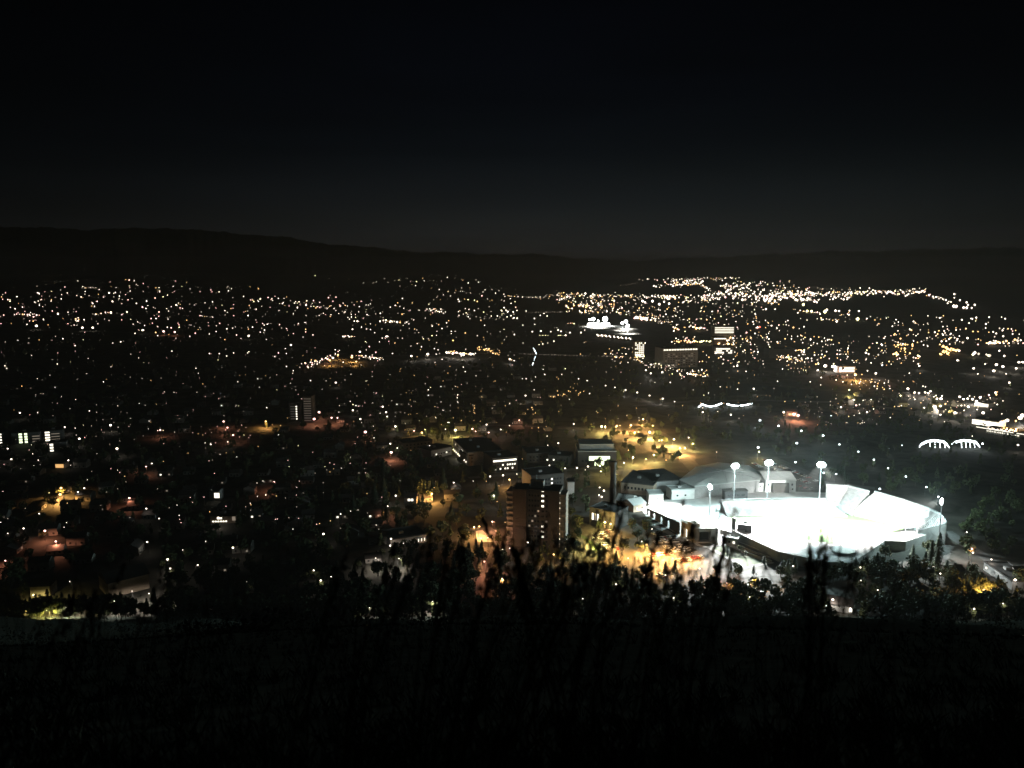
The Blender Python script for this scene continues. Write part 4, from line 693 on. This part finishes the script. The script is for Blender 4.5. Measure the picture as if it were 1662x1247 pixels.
# ------------------------------------------------------------------ trees
def crown_mesh(kind, seed, n):
    r = random.Random(seed); m = MB()
    if kind == 'conifer':
        for i in range(n):
            f = r.random() ** .8; zc = 1.5 + 10.5 * f; rad = 2.5 * (1 - f) ** .8 * (.75 + .35 * math.sin(f * 40 + r.uniform(-1, 1))) + .12; a = r.uniform(0, 6.283); q = rad * r.uniform(.35, 1) ** .5
            s = r.uniform(.35, .8) * (1.15 - .6 * f); x, y = q * math.cos(a), q * math.sin(a)
            dx, dy = math.cos(a), math.sin(a); m.face([(x - dy * s * .6, y + dx * s * .6, zc), (x + dx * s * 1.3, y + dy * s * 1.3, zc - s * .55), (x + dy * s * .6, y - dx * s * .6, zc + .1 * s), (x - dx * s * .5, y - dy * s * .5, zc + s * .6)])
    else:
        lob = [(r.uniform(-2.3, 2.3), r.uniform(-2.3, 2.3), r.uniform(3.6, 8.2), r.uniform(1.3, 2.6)) for _ in range(9)]
        for i in range(n):
            cx, cy, cz, R_ = r.choice(lob); d = Vector((r.gauss(0, 1), r.gauss(0, 1), r.gauss(0, 1))).normalized() * R_ * r.uniform(.6, 1.08); s = r.uniform(.3, .62)
            a = Vector((r.gauss(0, 1), r.gauss(0, 1), r.gauss(0, 1))).normalized(); b = a.cross(d.normalized() + Vector((.01, 0, 0))).normalized(); p = Vector((cx, cy, cz)) + d
            m.face([p + a * s, p + b * s * .8, p - a * s, p - b * s * .8])
    return m.mesh('crown', M['leafc' if kind == 'conifer' else 'leafd'])
def trunk_mesh(kind, seed):
    r = random.Random(seed); m = MB()
    if kind == 'conifer': m.tube([(0, 0, -1), (0, 0, 6), (.1, 0, 11.5)], .28, 6, r2=.04)
    else:
        m.tube([(0, 0, -1), (.1, 0, 1.6), (.05, .1, 4)], .34, 7, r2=.2)
        for k in range(5):
            a = k * 1.257 + r.uniform(-.4, .4); m.tube([(.05, .1, 2.6 + .3 * k), (1.0 * math.cos(a), 1.0 * math.sin(a), 4.4 + .3 * k), (1.9 * math.cos(a), 1.9 * math.sin(a), 6.3 + .3 * k)], .12, 5, r2=.03)
    return m.mesh('trunk', M['bark'])
TREES = {'conifer': [(crown_mesh('conifer', s, 620), trunk_mesh('conifer', s)) for s in (1, 2, 3)], 'deciduous': [(crown_mesh('d', s, 760), trunk_mesh('d', s)) for s in (4, 5, 6, 7)]}
TL = dict(conifer='pointed conifer', deciduous='leafy')
trows = []; tr = random.Random(21)
keep = [(u0 - 4, min(v0, v1) - 16, u1 + 4, max(v0, v1) + 1) for (u0, v0, u1, v1) in BLD] + [(40, 925, 270, 990), (1335, 950, 1392, 1004), (1055, 850, 1150, 926), (938, 862, 1012, 908)]
def put_tree(u, v, kind, h=None):
    p = G(u, v); z = 0
    if p.y < 440: z = hz(p.x, p.y)
    h = h or tr.uniform(8, 14); s = h / (12.0 if kind == 'conifer' else 10.0); a, b = tr.choice(TREES[kind])
    t = tag(link('conifer_tree' if kind == 'conifer' else 'leafy_tree', None, None, (p.x, p.y, z - .1), tr.uniform(0, 6.28), (s * tr.uniform(.85, 1.15), s * tr.uniform(.85, 1.15), s)), cat='tree', group='conifers in the valley' if kind == 'conifer' else 'broadleaf trees in the valley')
    link('crown', a, t); link('trunk', b, t); trows.append((t, u, v, ('tall ' if h > 12.5 else 'low ' if h < 8 else '') + ('pointed conifer' if kind == 'conifer' else 'rounded leafy')))
def grove(u0, v0, u1, v1, n, pc=.4, h=(8, 14)):
    for _ in range(n):
        for _t in range(12):
            u = tr.uniform(u0, u1); v = tr.uniform(v0, v1)
            if not any(a < u < c and b < v < d for a, b, c, d in keep): break
        put_tree(u, v, 'conifer' if tr.random() < pc else 'deciduous', tr.uniform(*h))
grove(990, 680, 1130, 752, 58, .1, (6, 10)); grove(1165, 895, 1240, 915, 4, .7, (3, 5)); grove(700, 758, 1000, 775, 16, .3, (7, 11)); grove(920, 810, 955, 880, 9, .5, (8, 12)); grove(925, 883, 945, 900, 4, .2, (8, 11))
grove(740, 880, 820, 945, 13, .7, (9, 15)); grove(860, 940, 1060, 985, 34, .6, (8, 14)); grove(1010, 860, 1050, 905, 7, .3, (8, 12)); grove(1100, 962, 1330, 1000, 20, .6, (8, 12)); grove(1110, 922, 1330, 955, 7, .6, (6, 9)); grove(1265, 918, 1345, 935, 8, .6, (8, 12))
grove(1150, 922, 1262, 934, 9, .5, (4, 7)); grove(1385, 905, 1520, 955, 20, .5, (10, 16)); grove(1505, 890, 1525, 930, 3, 1, (14, 18)); grove(1340, 760, 1500, 800, 14, .5, (8, 12)); grove(1330, 775, 1480, 790, 6, .6, (8, 12)); grove(1500, 930, 1662, 1000, 20, .5, (8, 13))
grove(0, 935, 420, 1005, 30, .7, (8, 14)); grove(420, 900, 740, 990, 24, .7, (9, 15)); grove(560, 760, 740, 860, 12, .8, (12, 20)); grove(780, 660, 900, 740, 14, .3); grove(690, 705, 730, 712, 3, .2, (9, 12))
for u, v, h in ((1333, 783, 9), (1371, 787, 11), (1296, 797, 5.5), (1181, 905, 8), (1523, 905, 17), (1184, 912, 6), (1240, 918, 7)): put_tree(u, v, 'conifer', h)
place_labels(trows, 'tree')
# the woods along the river and the street trees further off read as one mass
wd_ = MB(); wr = random.Random(5)
def far_tree(u, v, h):
    p = G(u, v); R_ = h * .34; con = wr.random() < .3; gz = hz(p.x, p.y) if p.y < 500 else 0; nl_ = 46 if p.y > 640 else 130
    for _ in range(nl_):
        if con: f = wr.random(); d = Vector((wr.gauss(0, 1), wr.gauss(0, 1), 0)).normalized() * R_ * .7 * (1 - f) * wr.uniform(.3, 1); z = h * (.12 + .88 * f)
        else: d = Vector((wr.gauss(0, 1), wr.gauss(0, 1), wr.gauss(0, .8))).normalized() * R_ * wr.uniform(.5, 1.05); z = h * .6 + d.z
        s = h * wr.uniform(.06, .12) * (1 if nl_ == 46 else .75); z += gz; a = Vector((wr.gauss(0, 1), wr.gauss(0, 1), wr.gauss(0, 1))).normalized(); b = a.orthogonal().normalized(); q = Vector((p.x + d.x, p.y + d.y, z))
        wd_.face([q + a * s, q + b * s, q - a * s, q - b * s], 0)
    wd_.tube([(p.x, p.y, gz - .5), (p.x, p.y, gz + h * .6)], .2, 3, 1)
for (u0, v0, u1, v1, n) in ((560, 690, 1000, 900, 230), (700, 900, 1100, 1000, 150), (1090, 962, 1350, 1005, 90), (1350, 940, 1662, 1005, 130), (-20, 992, 1680, 1016, 320), (0, 930, 740, 1005, 240), (1385, 895, 1530, 940, 40), (1240, 690, 1662, 860, 240), (1100, 662, 1662, 720, 190), (0, 600, 800, 760, 420), (0, 740, 700, 930, 330), (560, 585, 1050, 690, 180), (1130, 610, 1662, 660, 120), (0, 545, 840, 610, 140), (880, 590, 1240, 650, 110), (1540, 840, 1662, 930, 40)):
    for _ in range(n):
        u, v = wr.uniform(u0, u1), wr.uniform(v0, v1)
        if not any(a < u < c and b < v < d for a, b, c, d in keep) and not (985 < u < 1130 and 672 < v < 752) and not (1000 < u < 1560 and 742 < v < 930 and v > 742 + (u - 1250) * .25): far_tree(u, v, wr.uniform(6, 12))
o = wd_.obj('distant_woods', [M['leafd'], M['bark']]); tag(o, 'dark street trees and riverside woods filling the valley between the lights', 'woods', kind='stuff')

# ------------------------------------------------------------------ houses
HM = []
for k in range(3):
    W_, D_, h = (10, 8, 3.2) if k == 0 else (12, 9, 5.6) if k == 1 else (9, 11, 3.4)
    m = MB(); m.box(0 - W_ / 2, -D_ / 2, -.5, W_ / 2, D_ / 2, h); m.face([(-W_ / 2, -D_ / 2, h), (-W_ / 2, D_ / 2, h), (-W_ / 2, 0, h + 2.2)]); m.face([(W_ / 2, -D_ / 2, h), (W_ / 2, 0, h + 2.2), (W_ / 2, D_ / 2, h)]); wm = m.mesh('wall', M['siding'])
    m = MB(); e_ = .5
    for sy in (-1, 1): m.face([(-W_ / 2 - e_, sy * (D_ / 2 + e_), h - .2), (W_ / 2 + e_, sy * (D_ / 2 + e_), h - .2), (W_ / 2 + e_, 0, h + 2.45), (-W_ / 2 - e_, 0, h + 2.45)])
    m.box(W_ * .2, .6, h + 1, W_ * .2 + .8, 1.4, h + 3.1); rm = m.mesh('roof', M['shingle'])
    m = MB(); m.box(-.5, -D_ / 2 - .05, 0, .5, -D_ / 2 + .05, 2.1); dm = m.mesh('door', M['board'])
    HM.append((wm, rm, dm, W_, D_, h))
hr = random.Random(33); hrows = []
def put_house(u, v):
    p = G(u, v); wm, rm, dm, W_, D_, h = hr.choice(HM); rz = hr.choice((0, math.pi / 2, .1, -.1)) + R(8)
    t = tag(link('house', None, None, (p.x, p.y, 0), rz), cat='house', group='dark houses across the valley')
    link('wall', wm, t); link('roof', rm, t); link('door', dm, t); lit = hr.random()
    for k, x in enumerate((-W_ * .3, W_ * .3)): link('window', win_mesh(1.3, 1.2, 'Win' if lit < .05 and k == 0 else 'Wdim' if lit < .2 and k else 'glass'), t, (x, -D_ / 2 - .02, 1.7))
    hrows.append((t, u, v, {3.2: 'small', 5.6: 'two storey', 3.4: 'narrow'}[h] + (' dark' if lit > .2 else ' dimly lit' if lit > .05 else ' lit')))
for (u0, v0, u1, v1, n) in ((0, 620, 620, 700, 62), (0, 740, 620, 930, 86), (620, 600, 900, 700, 34), (420, 680, 740, 820, 22), (1300, 640, 1560, 680, 18), (1500, 930, 1662, 990, 8)):
    for _ in range(n):
        for _t in range(20):
            u, v = hr.uniform(u0, u1), hr.uniform(v0, v1); v = round(v / 14) * 14 + hr.uniform(-2, 2)
            p = G(u, v)
            if not any(a - 4 < u < c + 4 and b - 2 < v < d + 8 for a, b, c, d in keep) and all((p.x - q.x) ** 2 + (p.y - q.y) ** 2 > 330 for q in [r_[0].location for r_ in hrows]): break
        else: continue
        put_house(u, v)
place_labels(hrows, 'house')

# ------------------------------------------------------------------ parked cars
m = MB(); prof = [(-2.2, .35), (-2.2, .85), (-1.5, .98), (-1.0, 1.0), (1.1, .98), (2.1, .82), (2.2, .35)]
for a, b in zip(prof, prof[1:]): m.face([(a[0], -.88, a[1]), (b[0], -.88, b[1]), (b[0], .88, b[1]), (a[0], .88, a[1])])
m.face([(x, -.88, z) for x, z in prof]); m.face([(x, .88, z) for x, z in prof][::-1]); m.box(-1.1, -.68, 1.33, .35, .68, 1.42)
CB = {}
for c in ('carw', 'cars', 'cark', 'carr'): CB[c] = m.mesh('body', M[c])
m = MB(); A = [(-1.75, -.8, .99), (1.0, -.8, .99), (1.0, .8, .99), (-1.75, .8, .99)]; B = [(-1.15, -.68, 1.33), (.4, -.68, 1.33), (.4, .68, 1.33), (-1.15, .68, 1.33)]
for k in range(4): m.face([A[k], A[(k + 1) % 4], B[(k + 1) % 4], B[k]])
GLS = m.mesh('windows', M['glass']); m = MB(); m.tube([(0, -.1, 0), (0, .1, 0)], .33, 9); WHL = m.mesh('wheel', M['wheel'])
cr = random.Random(3); crow = []
def put_car(p, rz, u, v):
    c = cr.choice(('carw', 'carw', 'cars', 'cars', 'cark', 'carr')); s = cr.uniform(.95, 1.12)
    t = tag(link('parked_car', None, None, (p.x, p.y, .06), rz + cr.choice((0, math.pi)), (s, s, s * cr.choice((1, 1, 1.2)))), cat='car', group='cars in the car parks')
    link('body', CB[c], t); link('windows', GLS, t)
    for x in (-1.35, 1.35):
        for y in (-.8, .8): link('wheel', WHL, t, (x, y, .33))
    crow.append((t, u, v, dict(carw='white', cars='silver', cark='black', carr='red')[c]))
def row(u0, v0, u1, v1, n, skip=.1):
    a, b = G(u0, v0), G(u1, v1); d = b - a; rz = math.atan2(d.y, d.x) + math.pi / 2
    for k in range(n):
        if cr.random() < skip: continue
        f = (k + .5) / n; put_car(a.lerp(b, f), rz + cr.uniform(-.04, .04), u0 + (u1 - u0) * f, v0 + (v1 - v0) * f)
row(1060, 869, 1074, 866, 3); row(1062, 876, 1096, 873, 9); row(1062, 882, 1100, 879, 10); row(1078, 890, 1112, 887, 10, .3); row(1092, 896, 1128, 893, 12); row(1052, 903, 1090, 900, 12); row(1100, 911, 1120, 909, 6); row(1124, 907, 1140, 905, 5, .2)
row(964, 870, 993, 863, 9, .2); row(972, 876, 985, 873, 4); row(976, 885, 996, 882, 6); row(984, 892, 1004, 892, 5)
row(1130, 952, 1136, 960, 2); row(1155, 950, 1176, 957, 5); row(1200, 950, 1226, 955, 6); row(1220, 960, 1240, 966, 6); row(1178, 955, 1192, 960, 3, .2); row(1068, 934, 1082, 938, 4)
row(1222, 752, 1240, 762, 5); row(1240, 747, 1262, 756, 6, .3); row(1266, 757, 1330, 784, 17, .25); row(1258, 762, 1318, 788, 15, .35); row(1296, 790, 1324, 797, 6, .2); row(1015, 700, 1040, 702, 5, .3); row(1060, 728, 1100, 741, 10, .3)
place_labels(crow, 'car')

# ------------------------------------------------------------------ dry grass and stalks on the brow in front of the camera
g = MB(); gr = random.Random(8)
def blade(x, y, top_v, lean, wd0, head):
    z0 = hz(x, y); a = math.tan(PITCH + math.atan((top_v - 623.5) / FPX)); z1 = CAMZ - a * y; h = z1 - z0
    if h < .15: return
    n_ = 5; pts = []
    for k in range(n_ + 1):
        f = k / n_; pts.append((x + lean * f * f * h, y + .05 * f * f * h, z0 + h * f))
    for k in range(n_):
        w0 = wd0 * (1 - .6 * k / n_) / 2; w1 = wd0 * (1 - .6 * (k + 1) / n_) / 2; (xa, ya, za), (xb, yb, zb) = pts[k], pts[k + 1]
        g.face([(xa - w0, ya, za), (xa + w0, ya, za), (xb + w1, yb, zb), (xb - w1, yb, zb)]); g.face([(xa, ya - w0, za), (xa, ya + w0, za), (xb, yb + w1, zb), (xb, yb - w1, zb)])
    if head:
        x_, y_, z_ = pts[-1]
        for k in range(26): g.octa((x_ + gr.gauss(0, .0035 + .0004 * k) - lean * .011 * k, y_ + gr.gauss(0, .005), z_ - .0075 * k + gr.uniform(-.01, .01)), wd0 * gr.uniform(.25, .45), 0, 1, 4)
for _ in range(230):
    u = gr.uniform(-80, 1740); y = gr.uniform(1.7, 3.6); x = (u - 831) / FPX * y
    tv = gr.gauss(1000, 34) + 14 * math.sin(u * .012)
    blade(x, y, max(900, tv), gr.uniform(-.25, .35), gr.uniform(.003, .006), gr.random() < .5)
for u, tv, ln in ((1010, 852, .3), (1018, 868, .32), (1030, 800, .28), (1036, 845, .1), (1045, 775, .18), (1050, 822, .2), (1058, 870, -.1), (1186, 800, .05), (1192, 818, .1), (1180, 862, .2), (1100, 868, .3), (1112, 885, .1), (1150, 905, .2), (1376, 865, .02), (1383, 880, .02),
                  (1418, 862, .1), (1412, 880, .05), (960, 880, .2), (930, 905, .3), (1075, 905, .35), (1440, 880, .2), (800, 850, -.2), (772, 862, .15), (850, 872, .2), (880, 862, -.1), (905, 850, .25), (985, 862, .3), (720, 865, .1), (655, 880, .2), (560, 895, .2), (1130, 850, .2), (1225, 872, .1), (800, 880, -.2), (815, 905, -.1), (745, 890, .1), (690, 905, .2), (610, 900, .1), (510, 930, .1), (240, 915, .2), (150, 920, .25), (100, 930, .3)):
    for _ in range(2):
        y = gr.uniform(1.6, 2.3); blade((u + gr.uniform(-9, 9) - 831) / FPX * y - ln * 1.2, y, tv + abs(gr.gauss(0, 22)), ln + gr.uniform(-.06, .06), gr.uniform(.006, .010), True)
o = g.obj('tall_dry_grass', M['straw']); tag(o, 'tall dry grass stalks silhouetted on the brow of the hill', 'grass', kind='stuff')

# scrub over the slope below the camera: fine grass near, low leafy bushes further down
sb = MB(); sr = random.Random(17)
for _ in range(4200):
    y = 3.2 + 40 * sr.random() ** 2.2; x = sr.uniform(-1, 1) * (y * .75 + 1); z0 = hz(x, y) - .02; h = sr.uniform(.06, .2); n_ = 6 if y > 10 else 10
    for _k in range(n_):
        a = sr.uniform(0, 6.283); l = h * sr.uniform(.1, .7); bx, by = x + sr.gauss(0, .05), y + sr.gauss(0, .05); w_ = .0016 + .0004 * y; hh = h * sr.uniform(.5, 1)
        sb.face([(bx - w_, by, z0), (bx + w_, by, z0), (bx + w_ * .7 + l * .4 * math.cos(a), by + l * .4 * math.sin(a), z0 + hh * .6), (bx + l * math.cos(a), by + l * math.sin(a), z0 + hh)])
for _ in range(1500):
    y = 45 + 340 * sr.random(); x = sr.uniform(-1, 1) * (y * .72 + 3); h = sr.uniform(.4, 1.5) * (1 + y / 260); z0 = hz(x, y)
    for _k in range(34):
        a = sr.uniform(0, 6.283); q = h * sr.random() ** .6; f = sr.random(); cx, cy, cz = x + q * math.cos(a), y + q * math.sin(a), z0 + h * f * (1 - .5 * q / h)
        u_ = Vector((sr.gauss(0, 1), sr.gauss(0, 1), sr.gauss(0, 1))).normalized(); v_ = u_.orthogonal().normalized(); w_ = h * sr.uniform(.05, .13); c_ = Vector((cx, cy, cz))
        sb.face([c_ + u_ * w_, c_ + v_ * w_ * .6, c_ - u_ * w_, c_ - v_ * w_ * .6])
o = sb.obj('hillside_scrub', M['scrub']); tag(o, 'dark scrub and tufts over the steep slope below the viewpoint', 'scrub', kind='stuff')

# ------------------------------------------------------------------ night haze lit by the town
m = MB(); m.box(-21000, -70, -3, 21000, 12600, 260)
hm = bpy.data.materials.new('haze_volume'); hm.use_nodes = True; t_ = hm.node_tree; t_.nodes.clear()
ho = t_.nodes.new('ShaderNodeOutputMaterial'); hv = t_.nodes.new('ShaderNodeVolumePrincipled'); t_.links.new(hv.outputs[0], ho.inputs['Volume'])
hv.inputs['Color'].default_value = (.92, .97, .95, 1); hv.inputs['Density'].default_value = 6e-5; hv.inputs['Anisotropy'].default_value = 0
o = m.obj('haze', hm); o['kind'] = 'stuff'; o['label'] = 'thin night haze glowing round the floodlit stadium and town'
